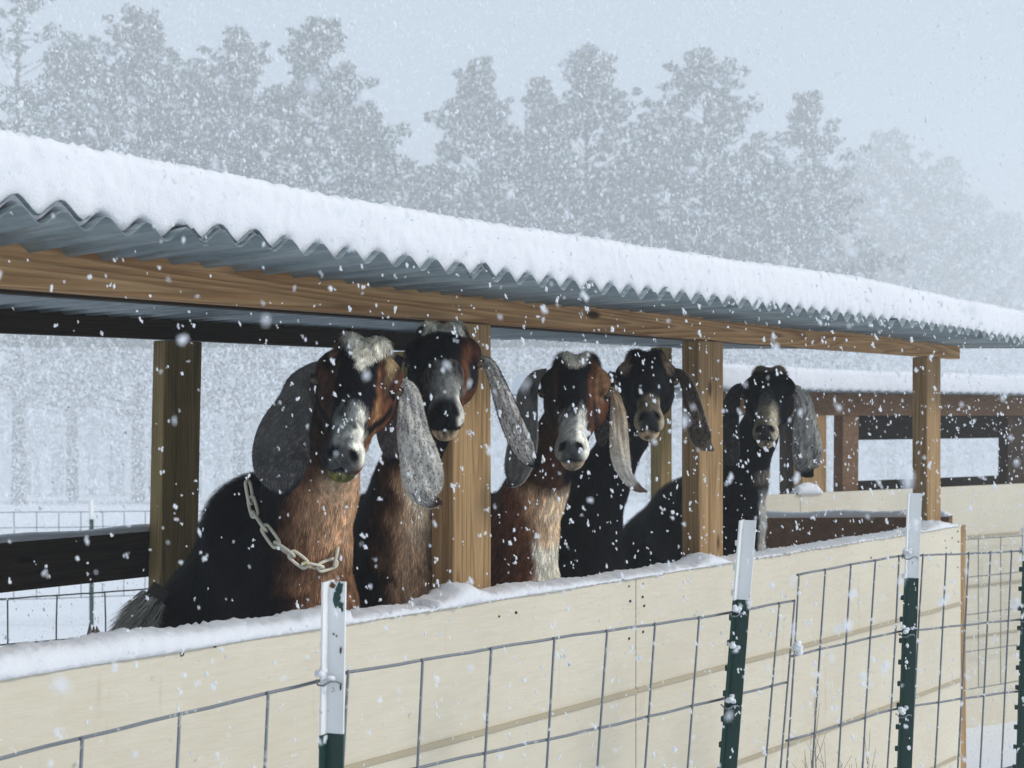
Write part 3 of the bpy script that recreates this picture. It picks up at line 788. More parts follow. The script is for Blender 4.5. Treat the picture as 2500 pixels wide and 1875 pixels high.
    back = (P0[:, 1] > wth[1]-.06) & (N[:, 2] > .1) & ~hd; Lg[back] *= 1.9
    Lg[h[:, 0] > .15] *= .55
    ed_ = np.sqrt(((h[:, 0]-.020)/.019)**2+((np.abs(h[:, 1])-.080)/.016)**2+((h[:, 2]-.008)/.013)**2); Lg[ed_ < 1.25] = .0006
    tuft = hd & (h[:, 0] < -.0) & (np.abs(h[:, 1]) < .055) & (h[:, 2] > .0); Lg[tuft] *= 2.1
    lift = np.where(tuft, .55, np.where(back, .42, .3))[:, None]+g.normal(0, .12, (nfur, 1))
    d1 = flow+N*lift; d1 /= np.linalg.norm(d1, axis=1)[:, None]
    d2 = flow+N*lift*.15+np.array([0, 0, -.2]); d2 /= np.linalg.norm(d2, axis=1)[:, None]
    wv = np.cross(d1, N); wv /= np.linalg.norm(wv, axis=1)[:, None]+1e-6
    wd_ = (np.where(hd, .0011, .0015)*g.uniform(.6, 1.2, nfur))[:, None]
    L1 = Lg[:, None]; P0 = P0-N*.001
    mid = P0+d1*L1*.5; tip = mid+d2*L1*.5
    VV = np.stack([P0-wv*wd_*.5, P0+wv*wd_*.5, mid+wv*wd_*.38, mid-wv*wd_*.38, tip+wv*.0001, tip-wv*.0001], 1).reshape(-1, 3)
    b0 = np.arange(nfur)*6; FF = np.concatenate([np.stack([b0, b0+1, b0+2, b0+3], 1), np.stack([b0+3, b0+2, b0+4, b0+5], 1)])
    cc = coat(P0)*np.where(g.random(nfur)<.25, g.uniform(1.3,2.1,nfur), g.uniform(.5,1.2,nfur))[:, None].astype(np.float32)
    np_mesh('hair', VV, FF, HAIR, root, np.repeat(cc, 6, 0))
    # eyes
    for sx in (-1, 1):
        mb = MB(); c0 = H(.020, sx*.0775, .008); r = .0135*s
        mb.tube([c0+(Vector(b)*sx+Vector(c)*.15+Vector(a)*.1).normalized()*(-math.cos(math.pi*i/10))*r for i in range(11)], [max(.0002, r*math.sin(math.pi*i/10)) for i in range(11)], 14)
        ey = mb.build('eye', EYE, root, smooth=True)
        mb = MB(); out_ = (Vector(b)*sx+Vector(c)*.35).normalized(); cc0 = c0+out_*r*.93
        mb.beam(cc0-Vector(a)*r*.5, cc0+Vector(a)*r*.5, Vector(c).cross(Vector(a)).cross(Vector(a)).normalized()*r*.34, out_*r*.3); mb.build('pupil', PUPIL, ey)
    return root, G
def ear(root, G, pts, base_cy, style, seed, twist=0, cup=.35, curl=0, n=7000, edge=None):
    """pts: (px, py, half width in px, depth offset)"""
    C = [PC(px, py, base_cy+dz) for px, py, hw, dz in pts]; W = [hw*base_cy/F for _, _, hw, _ in pts]
    # resample
    def cr(arr, t):
        m = len(arr)-1; i = min(int(t*m), m-1); f = t*m-i
        p0, p1, p2, p3 = arr[max(i-1, 0)], arr[i], arr[i+1], arr[min(i+2, m)]
        return .5*((2*p1)+(p2-p0)*f+(2*p0-5*p1+4*p2-p3)*f*f+(3*p1-p0-3*p2+p3)*f**3)
    NS, NW = 46, 17; rows = []; nrm = []
    for i in range(NS+1):
        t = i/NS; c = cr(C, t); w_ = max(.002, cr(W, t)); tg = (cr(C, min(1, t+.01))-cr(C, max(0, t-.01))).normalized()
        view = Vector(c).normalized(); u = tg.cross(-view).normalized()
        u = Matrix.Rotation(math.radians(twist*(.3+t)), 3, tg) @ u; nn = u.cross(tg).normalized()
        if nn.dot(view) > 0: nn = -nn
        row = []
        for j in range(NW+1):
            x_ = -1+2*j/NW; k = cup*w_*(x_*x_-.35)+.0035*math.sin(t*17+x_*4+seed)+.0022*math.sin(x_*11+seed*2+t*6)
            row.append(np.array(c+u*(x_*w_*math.sqrt(max(0, 1-.12*x_*x_)))+nn*(-k if cup > 0 else -k)+nn*curl*w_*x_*t))
        rows.append(row); nrm.append([np.array(nn)]*(NW+1))
    Fm = np.array(rows); Nn = np.array(nrm); th = .0028
    V = np.concatenate([(Fm+Nn*th).reshape(-1, 3), (Fm-Nn*th).reshape(-1, 3)])
    m = NW+1; K = (NS+1)*m; Q = []
    for i in range(NS):
        for j in range(NW):
            p = i*m+j; Q.append((p, p+1, p+m+1, p+m)); Q.append((K+p, K+p+m, K+p+m+1, K+p+1))
        Q.append((i*m, (i+1)*m, K+(i+1)*m, K+i*m)); j = i*m+NW; Q.append((j, K+j, K+j+m, j+m))
    for j in range(NW): Q.append((j, K+j, K+j+1, j+1)); p = NS*m+j; Q.append((p, p+1, K+p+1, K+p))
    tt = np.tile(np.repeat(np.arange(NS+1)/NS, m), 2); xx = np.tile(np.tile(np.linspace(-1, 1, m), NS+1), 2)
    Vf = V.astype(np.float32)
    eo = np_mesh('ear', Vf, np.array(Q), COAT, root, style(Vf, tt, xx, seed))
    g = np.random.default_rng(seed)
    t = g.random(n); x_ = g.uniform(-1, 1, n); i = np.minimum((t*NS).astype(int), NS-1); j = np.minimum(((x_+1)/2*NW).astype(int), NW-1)
    f = (t*NS-i)[:, None]; e = ((x_+1)/2*NW-j)[:, None]
    P0 = Fm[i, j]*(1-f)*(1-e)+Fm[i+1, j]*f*(1-e)+Fm[i, j+1]*(1-f)*e+Fm[i+1, j+1]*f*e
    d = Fm[i+1, j]-Fm[i, j]; d /= np.linalg.norm(d, axis=1)[:, None]+1e-9
    side = (g.random(n) < .8)[:, None]*2.-1; N = Nn[i, j]*side
    out_ = (Fm[i, np.minimum(j+1, NW)]-Fm[i, j]); out_ /= np.linalg.norm(out_, axis=1)[:, None]+1e-9
    d = d+N*g.uniform(.1, .35, (n, 1))+g.normal(0, .2, (n, 3))+out_*x_[:, None]**3*.5; d /= np.linalg.norm(d, axis=1)[:, None]
    L = g.uniform(.003, .0085, (n, 1)); wv = np.cross(d, N); wv /= np.linalg.norm(wv, axis=1)[:, None]+1e-9
    P0 = P0+N*th; w_ = .0009
    VV = np.stack([P0-wv*w_*.5, P0+wv*w_*.5, P0+d*L], 1).reshape(-1, 3)
    cc = style(P0.astype(np.float32), t, x_, seed)*g.uniform(.6, 1.4, (n, 1))
    np_mesh('ear_hair', VV, np.arange(3*n).reshape(-1, 3), HAIR, eo, np.repeat(cc, 3, 0))
    return eo
# coat patterns (head frame: a to muzzle, b sideways, c out of forehead)
def nose_mouth(c, h, n2, dark, frost=None, chin=None):
    a, b, cc = h[:, 0], np.abs(h[:, 1]), h[:, 2]
    if chin is not None: c = lay(c, chin, st(a, .14, .17)*st(-cc, .053, .060))
    c = lay(c, dark, st(a+n2*.006, .205, .220)*(1-st(b+cc*.25, .010, .020))*st(-cc, -.018, -.004))
    u_ = (b-.0205)*.82+(cc+.008)*.57; v_ = -(b-.0205)*.57+(cc+.008)*.82; nd_ = np.sqrt(((a-.219)/.024)**2+(u_/.0062)**2+(v_/.0155)**2); c = lay(c, A3(.004,.004,.005), 1-st(nd_, .75, 1.3))
    m = np.abs(cc+.054-.006*np.exp(-(b/.012)**2)+9*b*b-(a-.19)*.15); c = lay(c, A3(.006,.005,.005), (1-st(m, .002, .0055))*st(a, .15, .165))
    ed = np.sqrt(((a-.020)/.027)**2+((b-.078)/.018)**2+((cc-.008)/.018)**2); c = lay(c, A3(.006,.006,.007), 1-st(ed, .75, 1.15))
    return c
def style1(P_, h, n1, n2):
    a, b, c0 = h[:, 0], h[:, 1], h[:, 2]; B = np.abs(b+n1*.004)
    n = len(a); c = np.tile(BLK, (n, 1))
    # neck and chest: rust/tan in front, black behind
    X = P_[:, 0]; fr = st(-(P_[:, 1]-2.33)+n1*.035+(P_[:, 0]-1.95)*.9, -.05, .10)
    px = 512+F*(P_[:, 0]*CS-P_[:, 1]*SN)/(P_[:, 0]*SN+P_[:, 1]*CS)
    body = lay(np.tile(BLK, (n, 1)), BRN, st(px+n1*14, 268, 300)); body = lay(body, A3(.30,.155,.085), st(px+n1*12, 284, 310)); body = lay(body, A3(.64,.40,.235), st(px+n1*9, 302, 332)*st(P_[:, 2]+n1*.04, -.42, -.28)); body = lay(body, A3(.72,.47,.29), st(px+n1*9, 328, 346)*st(P_[:, 2], -.38, -.3))
    body = lay(body, PALE*.9, .85*(1-st(np.sqrt((px-335)**2+((HZ-P_[:, 2]*F/2.85)-484)**2)+n1*5+n2*3, 3, 19)))
    body = lay(body, BLK, st(P_[:, 1]+n1*.02, 2.42, 2.5))
    side_ = st(b, -.01, .01); head = A3(.055,.028,.018)*(1-side_[:, None])+A3(.15,.058,.028)*side_[:, None]  # left half of the face browner-dark: its shade is painted into the coat
    head = lay(head, A3(.27,.115,.05), st(b+n1*.003, .036, .041)*(1-st(b+n1*.003, .050, .056))*st(a, -.0, .03))
    head = lay(head, A3(.45,.27,.13), st(b+n2*.002, .040, .044)*(1-st(b, .047, .051))*st(a+n1*.01, .05, .08)*(1-st(a, .15, .17))*.8)
    head = lay(head, BLK, (1-st(B+n2*.002, .033, .041))); head = lay(head, BLK, st(-a, .035, .055)*st(B, .02, .03))
    head = lay(head, BLK, st(-c0, .004, .012)*(1-st(-c0, .024, .032))*st(a, .02, .045)*(1-st(a+n1*.01, .14, .17)))
    head = lay(head, A3(.20,.08,.035), st(b, .02, .03)*st(-c0+n1*.004, .026, .036)*st(a, -.05, -.02))
    d = np.sqrt(((a+.030)/.036)**2+((b+.054)/.013)**2); head = lay(head, BLK, (1-st(d+n1*.2, 1.2, 1.9))*st(-b, .02, .03)); head = lay(head, A3(.17,.095,.075), (1-st(d+n1*.2, .6, 1.1))*st(c0, -.01, .01))
    d = np.sqrt(((a+.014)/.042)**2+((b-.058)/.015)**2); head = lay(head, A3(.06,.025,.014), (1-st(d+n1*.2, 1.2, 1.9))*st(c0, -.01, .01)); head = lay(head, A3(.52,.38,.20), (1-st(d+n1*.25+n2*.15, .5, 1.15))*st(c0, -.01, .01))
    wq = .046-np.maximum(a+.055, 0)*.44; head = lay(head, WHT, (1-st(np.abs(b-.006+n1*.003)+n2*.004, wq-.004, wq+.006))*(1-st(a+n1*.01, .040, .056))*st(c0, -.02, .01))
    fro = st(a+n1*.012+n2*.012, .115, .150)*st(c0, -.045, -.02); head = lay(head, A3(.17,.18,.17)*(1+.5*n2[:, None]), fro*.95*(1-st(B, .022, .036)))
    head = lay(head, WHT*.85, st(b+n2*.010, .008, .024)*st(a+n2*.012, .125, .16)*(1-st(a, .205, .222))*st(c0, -.045, -.03))
    head = lay(head, BLK2, st(-b, .018, .030)*st(a, .14, .17)*.85); head = lay(head, BLK2*1.5, st(-c0+n1*.004, .034, .044)*st(a, .14, .16)*.85)
    head = nose_mouth(head, h, n2, DGRY, chin=A3(.09,.085,.03))
    head = lay(head, A3(.16,.15,.03), st(n2, -.1, .5)*st(a, .16, .18)*st(-c0, .05, .06)*.9)
    k = st(a+.9*np.maximum(-c0-.05, 0)*-1, -.12, -.085)*(1-st((h**2).sum(1), .07, .09)); return lay(body, 0, k*0+0)*(1-k[:, None])+head*k[:, None]
def style_generic(body_fn, head_fn):
    def f(P_, h, n1, n2):
        n = len(P_); px = 512+F*(P_[:, 0]*CS-P_[:, 1]*SN)/(P_[:, 0]*SN+P_[:, 1]*CS)
        body = body_fn(P_, h, n1, n2, px, n); head = head_fn(h[:, 0], h[:, 1], np.abs(h[:, 1]+n1*.004), h[:, 2], n1, n2, n, h)
        k = (st(h[:, 0], -.12, -.085)*(1-st((h**2).sum(1), .07, .09)))[:, None]; return body*(1-k)+head*k
    return f
def body2(P_, h, n1, n2, px, n):
    c = np.tile(BLK, (n, 1)); c = lay(c, BRN, st(px+n1*12, 370, 392)); c = lay(c, A3(.60,.39,.24), st(px+n1*10, 384, 404)*(1-st(px+n1*8, 425, 445)*st(-P_[:, 2], .25, .33)))
    c = lay(c, A3(.82,.68,.50), st(px+n1*7, 398, 418)*st(P_[:, 2]+n1*.03, -.38, -.2)); return lay(c, BLK, st(P_[:, 1]+n1*.02, 2.48, 2.56))
def head2(a, b, B, c0, n1, n2, n, h):
    c = np.tile(BLK, (n, 1)); c = lay(c, RED*.8, st(b+n1*.006, .030, .045)*(1-st(b, .058, .066)*.6)); c = lay(c, BRN, st(b+n1*.006, .025, .05)*(1-st(a, -.04, -.01)))
    c = lay(c, RED, st(b, .03, .04)*st(-c0, .02, .035)); c = lay(c, BLK2, st(b, .05, .06)*st(a, .03, .05)*(1-st(a, .1, .12))*st(c0, -.04, -.02))
    c = lay(c, WHT, (1-st(B+n2*.004, .040, .050))*(1-st(a+n1*.008, -.030, -.018))*st(c0, .0, .02))
    c = lay(c, GRY*.7, st(a+n1*.015+n2*.03, .075, .16)*(1-st(a, .18, .21))*st(c0, -.03, -.01)*.8)
    c = lay(c, WHT, st(b, .018, .032)*st(a, .13, .17)*(1-st(-c0, .035, .045))*.8)
    return nose_mouth(c, h, n2, BLK, chin=PALE)
def body3(P_, h, n1, n2, px, n):
    c = np.tile(BRN*1.4, (n, 1)); c = lay(c, RED*1.6, st(px+n1*10, 495, 515)); c = lay(c, A3(.68,.43,.25), st(px+n1*10, 515, 536)); c = lay(c, A3(.84,.67,.47), st(px+n1*6, 534, 550))
    c = lay(c, RED*1.1, st(-P_[:, 2]+n1*.03, .27, .34)*(1-st(px, 530, 540))); c = lay(c, WHT, st(px+n1*4, 530, 538)*st(-P_[:, 2]+n1*.02, .33, .40))
    return lay(c, BLK, st(P_[:, 1]+n1*.02, 2.44, 2.52))
def head3(a, b, B, c0, n1, n2, n, h):
    c = np.tile(RED*.75, (n, 1)); c = lay(c, TAN*.55, st(b, .045, .055)*st(c0, -.01, .01)*.7); c = lay(c, BRN*.7, st(-b, .02, .03))
    c = lay(c, BLK, (1-st(B, .030, .042))); c = lay(c, BLK, (1-st(a+n1*.006, -.05, -.03)))
    c = lay(c, BLK, st(-b, .047, .056)*st(a, -.03, .0)*st(c0, -.02, .0)*.8)
    c = lay(c, BLK2, st(B, .046, .05)*(1-st(B, .056, .062))*st(a, .05, .08)*(1-st(a, .13, .15))*.9)
    w_ = .042-np.maximum(a+.075, 0)*.5; c = lay(c, WHT, (1-st(B+n2*.004, w_-.003, w_+.006))*(1-st(a+n1*.006, -.01, .004))*st(c0, -.02, .01))
    c = lay(c, GRY*.75, st(a+n1*.014+n2*.014, .115, .16)*(1-st(-c0, .04, .05))); c = lay(c, WHT, st(b, .008, .022)*st(a+n2*.01, .12, .16)*(1-st(a, .212, .225)))
    return nose_mouth(c, h, n2, DGRY, chin=PALE*.8)
def body4(P_, h, n1, n2, px, n):
    return lay(np.tile(BLK, (n, 1)), BLK2*2, st(n1, .3, 1)*.3)
def head4(a, b, B, c0, n1, n2, n, h):
    c = np.tile(BLK, (n, 1)); d = np.sqrt(((a+.02)/.040)**2+((B-.060)/.018)**2); c = lay(c, A3(.36,.25,.18), 1-st(d+n1*.3, .7, 1.35))
    c = lay(c, A3(.12,.10,.07), st(a+n1*.006, .148, .168)); c = lay(c, A3(.36,.31,.22), st(a, .14, .16)*st(B, .022, .034)); c = lay(c, A3(.42,.36,.26), st(a, .13, .16)*st(-c0, .032, .042))
    return nose_mouth(c, h, n2, DGRY*.5, chin=PALE*1.1)
def body5(P_, h, n1, n2, px, n):
    c = body4(P_, h, n1, n2, px, n); z = P_[:, 2]
    c = lay(c, A3(.45,.40,.34), st(px+n1*3+n2*2, 750, 760)*st(z+n1*.02, -.27, -.2)); return lay(c, GRY*1.6, st(px+n1*2, 757, 761)*st(-z, .26, .31))
def head5(a, b, B, c0, n1, n2, n, h):
    c = np.tile(BLK, (n, 1)); c = lay(c, A3(.34,.28,.19), (1-st(B, .042, .052))*(1-st(a+n1*.006, -.045, -.032))*st(c0, -.02, .01))
    c = lay(c, GRY*.35, st(a+n1*.02+n2*.02, .05, .12)*(1-st(B, .018, .03))*.8); c = lay(c, A3(.17,.155,.11), st(a+n1*.01, .125, .155)); c = lay(c, A3(.45,.40,.29), st(b+n2*.004, .008, .022)*st(a, .11, .15))
    return nose_mouth(c, h, n2, DGRY*.5, chin=PALE*.8)
def ear_style(c0, c1, speck, tip, edge=None, tip_at=.82, dens=0.0):
    def f(P_, t, x_, seed):
        n1 = vnoise(P_, 30, seed); n2 = vnoise(P_, 420, seed+3); n3 = vnoise(P_, 900, seed+5)
        c = lay(np.tile(c0, (len(P_), 1)), c1, st(t+n1*.12, .1, .9)); c = lay(c, speck, st(n2+n3*.6+t*.35+dens, .35, .6)*.9)
        c = lay(c, tip, st(t+n1*.03+x_*x_*.05, tip_at, tip_at+.1))
        if edge is not None: c = lay(c, edge, st(np.abs(x_), .86, .95))
        return c
    return f
Z1 = lambda x_, y_: (237.6+.12345*x_, 319.5+.12345*y_)
Z2 = lambda x_, y_: (376.8+.11358*x_, 311.3+.11358*y_)
Z3 = lambda x_, y_: (483.3+.10863*x_, 327.7+.10863*y_)
Z4 = lambda x_, y_: (593.9+.14814*x_, 327.7+.14814*y_)
def E_(fz, k, lst): return [(*fz(x_, y_), hw*k, dz) for x_, y_, hw, dz in lst]
DG = A3(.075,.078,.08); LG = A3(.66,.64,.59)
g1, G1 = make_goat('goat', 'collared brown and black goat with a white blaze, nearest the camera at left', (358, 383), 2.80, 1.09, 37, 9, -2,
    [(338,430,2.93,.068), (314,492,3.0,.094), (303,548,3.05,.105), (298,610,3.08,.135), (300,690,3.1,.14)],
    [(262,532,3.16,.115), (215,628,3.3,.14), (192,672,3.45,.14)], style1, 95000, 11)
ear(g1, G1, E_(Z1, .12345, [(690,360,30,.03),(590,430,75,.05),(510,530,125,.05),(470,680,165,.05),(375,900,225,.03),(345,1080,246,.02),(350,1240,212,.0),(380,1370,115,.0),(400,1415,30,.0)]), 2.80, ear_style(A3(.13,.13,.12), DG, A3(.25,.2,.19), BLK2*1.5, None, .84, -.3), 21, 8, .30, n=16000)  # left ear: the shade on it is put into these dark greys
ear(g1, G1, E_(Z1, .12345, [(1290,500,30,.03),(1370,560,75,.03),(1400,650,100,.03),(1405,760,118,.02),(1425,930,142,.0),(1475,1120,172,-.01),(1500,1270,180,-.02),(1530,1390,150,-.02),(1575,1465,85,-.02),(1640,1490,25,-.02)]), 2.80, ear_style(LG*1.1, LG*.9, A3(.06,.045,.045), A3(.10,.055,.05), A3(.5,.45,.36), .86, -.1), 22, -6, .28, n=16000)
g2, G2 = make_goat('goat', 'black faced goat with white poll and frosted muzzle, second from left beside the pine post', (443, 362), 3.02, 1.03, 29, 0, 2,
    [(427,418,3.15,.066), (408,480,3.22,.075), (400,540,3.28,.095), (400,590,3.32,.125), (402,680,3.33,.13)],
    [(372,545,3.42,.1), (335,600,3.55,.13), (312,640,3.7,.13)], style_generic(body2, head2), 80000, 12)
ear(g2, G2, E_(Z2, .11358, [(890,420,35,.03),(985,465,55,.02),(1045,590,72,.0),(1105,760,92,-.02),(1190,980,108,-.04),(1285,1200,108,-.05),(1360,1310,62,-.05),(1425,1345,14,-.05)]), 3.02, ear_style(LG, LG*.85, A3(.10,.055,.05), BLK2, A3(.02,.02,.025), .83, .05), 23, 10, .5, n=12000)
ear(g2, G2, [(401,356,4,.03),(393,372,8,.03),(389,400,11,.02),(388,430,12,.0),(391,452,8,.0),(394,462,1,.0)], 3.06, ear_style(DG, DG, A3(.2,.15,.15), BLK2), 24, -10, .4, n=6000)
g3, G3 = make_goat('goat', 'brown goat with white V on its poll and gray muzzle, right of the nearest post', (576, 391), 3.36, 1.06, 35, 0, -4,
    [(560,440,3.48,.064), (537,490,3.55,.075), (522,540,3.6,.092), (518,590,3.63,.112), (518,680,3.65,.12)],
    [(488,540,3.72,.1), (445,590,3.85,.12), (420,625,4.0,.12)], style_generic(body3, head3), 75000, 13)
ear(g3, G3, E_(Z3, .10863, [(580,400,30,.02),(490,450,60,.04),(430,540,85,.04),(400,650,105,.03),(400,800,110,.03),(370,1000,145,.03),(330,1220,150,.04),(290,1380,105,.04),(240,1450,25,.04)]), 3.38, ear_style(A3(.2,.2,.18), A3(.14,.14,.135), A3(.28,.24,.22), DG*.9, A3(.5,.48,.44), .88, -.4), 25, 10, .3, n=12000)
ear(g3, G3, E_(Z3, .10863, [(1120,540,25,.02),(1195,600,38,.02),(1228,700,60,.01),(1245,830,80,.0),(1252,1020,90,-.01),(1272,1220,92,-.02),(1325,1370,62,-.02),(1410,1465,42,-.02),(1490,1505,8,-.02)]), 3.36, ear_style(PALE*.95, LG, A3(.3,.25,.19), A3(.2,.15,.12), None, .8, -.5), 26, -8, .45, n=12000)
g4, G4 = make_goat('goat', 'black goat with tan eyebrow patches and pale muzzle, its ear over the second pine post', (646, 381), 3.66, 1.0, 25, 0, 3,
    [(630,428,3.78,.062), (603,480,3.86,.075), (587,530,3.92,.097), (584,575,3.95,.12), (584,660,3.96,.12)],
    [(560,522,4.02,.1), (532,572,4.15,.12), (510,600,4.3,.12)], style_generic(body4, head4), 60000, 14)
ear(g4, G4, E_(Z4, .14814, [(500,310,25,.03),(575,310,36,.02),(632,385,50,.0),(662,500,66,-.02),(690,630,76,-.04),(716,725,82,-.05),(748,785,58,-.05),(800,822,10,-.05)]), 3.64, ear_style(A3(.10,.075,.06), A3(.16,.125,.09), A3(.02,.017,.016), A3(.2,.16,.12), A3(.33,.27,.2), .8, .25), 27, 6, .3, n=9000)
ear(g4, G4, E_(Z4, .14814, [(130,300,22,.04),(95,400,50,.06),(75,540,68,.06),(60,680,66,.06),(50,780,30,.06),(48,810,6,.06)]), 3.68, ear_style(BLK2, DGRY, A3(.2,.15,.13), BLK2), 28, -6, .35, n=6000)
g5, G5 = make_goat('goat', 'black goat with tan poll and grey ears, rightmost, beyond the second pine post', (769, 394), 4.42, 1.04, 29, 0, -4,
    [(757,436,4.54,.064), (745,480,4.6,.075), (738,520,4.65,.09), (735,565,4.68,.11), (735,640,4.7,.11)],
    [(713,498,4.78,.1), (690,517,4.95,.13), (652,548,5.15,.135)], style_generic(body5, head5), 60000, 15)
ear(g5, G5, E_(Z4, .14814, [(1310,410,25,.03),(1375,430,42,.03),(1415,510,62,.02),(1425,620,80,.01),(1440,780,104,.0),(1440,890,97,-.01),(1440,960,70,-.01),(1470,1000,14,-.01)]), 4.42, ear_style(LG*.9, LG*.4, A3(.05,.05,.055), BLK, None, .8, -.1), 29, -5, .3, n=10000)
ear(g5, G5, E_(Z4, .14814, [(1020,400,25,.03),(965,420,40,.03),(930,510,62,.02),(905,640,78,.01),(905,770,84,.0),(915,870,72,.0),(930,930,40,.0),(945,955,8,.0)]), 4.44, ear_style(DG*.6, DG*.5, A3(.13,.12,.12), BLK, None, .8, -.4), 30, 5, .3, n=8000)

# the tail of the first goat: a grey brush of long hair
def brush(root, p0, p1, n, seed):
    g = np.random.default_rng(seed); p0, p1 = np.array(p0), np.array(p1); L = np.linalg.norm(p1-p0); ax = (p1-p0)/L
    s1 = np.cross(ax, (0, 0, 1)); s1 /= np.linalg.norm(s1); s2 = np.cross(ax, s1)
    t = g.random(n)**1.2*.8; an = g.uniform(0, 2*math.pi, n); r = .052*(1-t*.3)*np.sqrt(g.random(n))
    rad = s1*np.cos(an)[:, None]+s2*np.sin(an)[:, None]; P0 = p0+ax*(t*L)[:, None]+rad*r[:, None]
    d = ax+rad*.22+g.normal(0, .10, (n, 3)); d /= np.linalg.norm(d, axis=1)[:, None]; wv = np.cross(d, g.normal(size=(n, 3))); wv /= np.linalg.norm(wv, axis=1)[:, None]
    ln = g.uniform(.05, .10, n)[:, None]; VV = np.stack([P0-wv*.0008, P0+wv*.0008, P0+d*ln], 1).reshape(-1, 3)
    c = np.where((g.random(n) < .78)[:, None], A3(.55,.53,.48), A3(.012,.012,.016))*g.uniform(.6, 1.5, (n, 1))
    mb = MB(); mb.tube([p0-ax*.03, p0+ax*L*.4, p1-ax*.02], [.04, .038, .015], 8); tl = mb.build('tail', flat('tail_grey', (.08,.075,.07), .9, .1), root, smooth=True)
    np_mesh('tail_hair', VV, np.arange(3*n).reshape(-1, 3), HAIR, tl, np.repeat(c, 3, 0))
brush(g1, PC(160, 600, 3.22), PC(122, 655, 3.18), 9000, 9)

# plastic chain collar lying on the first goat's neck
col = empty('chain_collar', PC(325, 540, 2.9), 'grubby white plastic chain hanging round the neck of the nearest goat', 'chain')
path = [(252,483),(255,500),(258.5,514),(268,528),(279,543.5),(293,553.5),(305,563),(319,566),(332,561.5),(334.5,550)]
def hit(px, py):
    d = PC(px, py, 1.0); t = 2.4
    for _ in range(60):
        v = float(G1.fn(np.array([d*t], dtype=np.float32))[0])
        if v < .002 or t > 4: break
        t += v*.8
    return d*min(t, 3.0)
cps = [hit(*p_) for p_ in path]
for i in range(1, len(cps)):                       # no sudden jumps in depth where the path leaves the neck
    if (cps[i]-cps[i-1]).length > .1: cps[i] = PC(path[i][0], path[i][1], depth(cps[i-1])+.01)
if (cps[0]-cps[1]).length > .1: cps[0] = PC(path[0][0], path[0][1], depth(cps[1])+.015)
for i in range(len(cps)-1):
    p0, p1 = cps[i], cps[i+1]; c = (p0+p1)/2; t = (p1-p0).normalized(); hl = (p1-p0).length/2+.0075
    n_ = Vector(grad(G1.fn, np.array([c], dtype=np.float32), .01)[0]); n_ = (n_-t*n_.dot(t)).normalized(); s_ = t.cross(n_).normalized()
    an = math.radians(18 if i % 2 else -52); wv_ = s_*math.cos(an)+n_*math.sin(an); c = c+n_*.010; hw = .0105
    pts = []
    for k in range(28):
        a_ = 2*math.pi*k/28; x_, y_ = math.cos(a_), math.sin(a_)
        pts.append(c+t*(x_*hw+math.copysign(hl-hw-.0, x_)*min(1, abs(x_)*2.2))+wv_*(y_*hw))
    mb = MB(); mb.ring(pts, .0038, 8); mb.build('chain_link', PLASTIC, col, smooth=True)
mb = MB(); c = cps[6]+(cps[6].normalized()*-.018); mb.beam(c-Vector((.006,0,.001)), c+Vector((.008,0,-.002)), (0,.004,0), (0,0,.006)); mb.build('yellow_tie', YELLOW, col, bevel=.001)

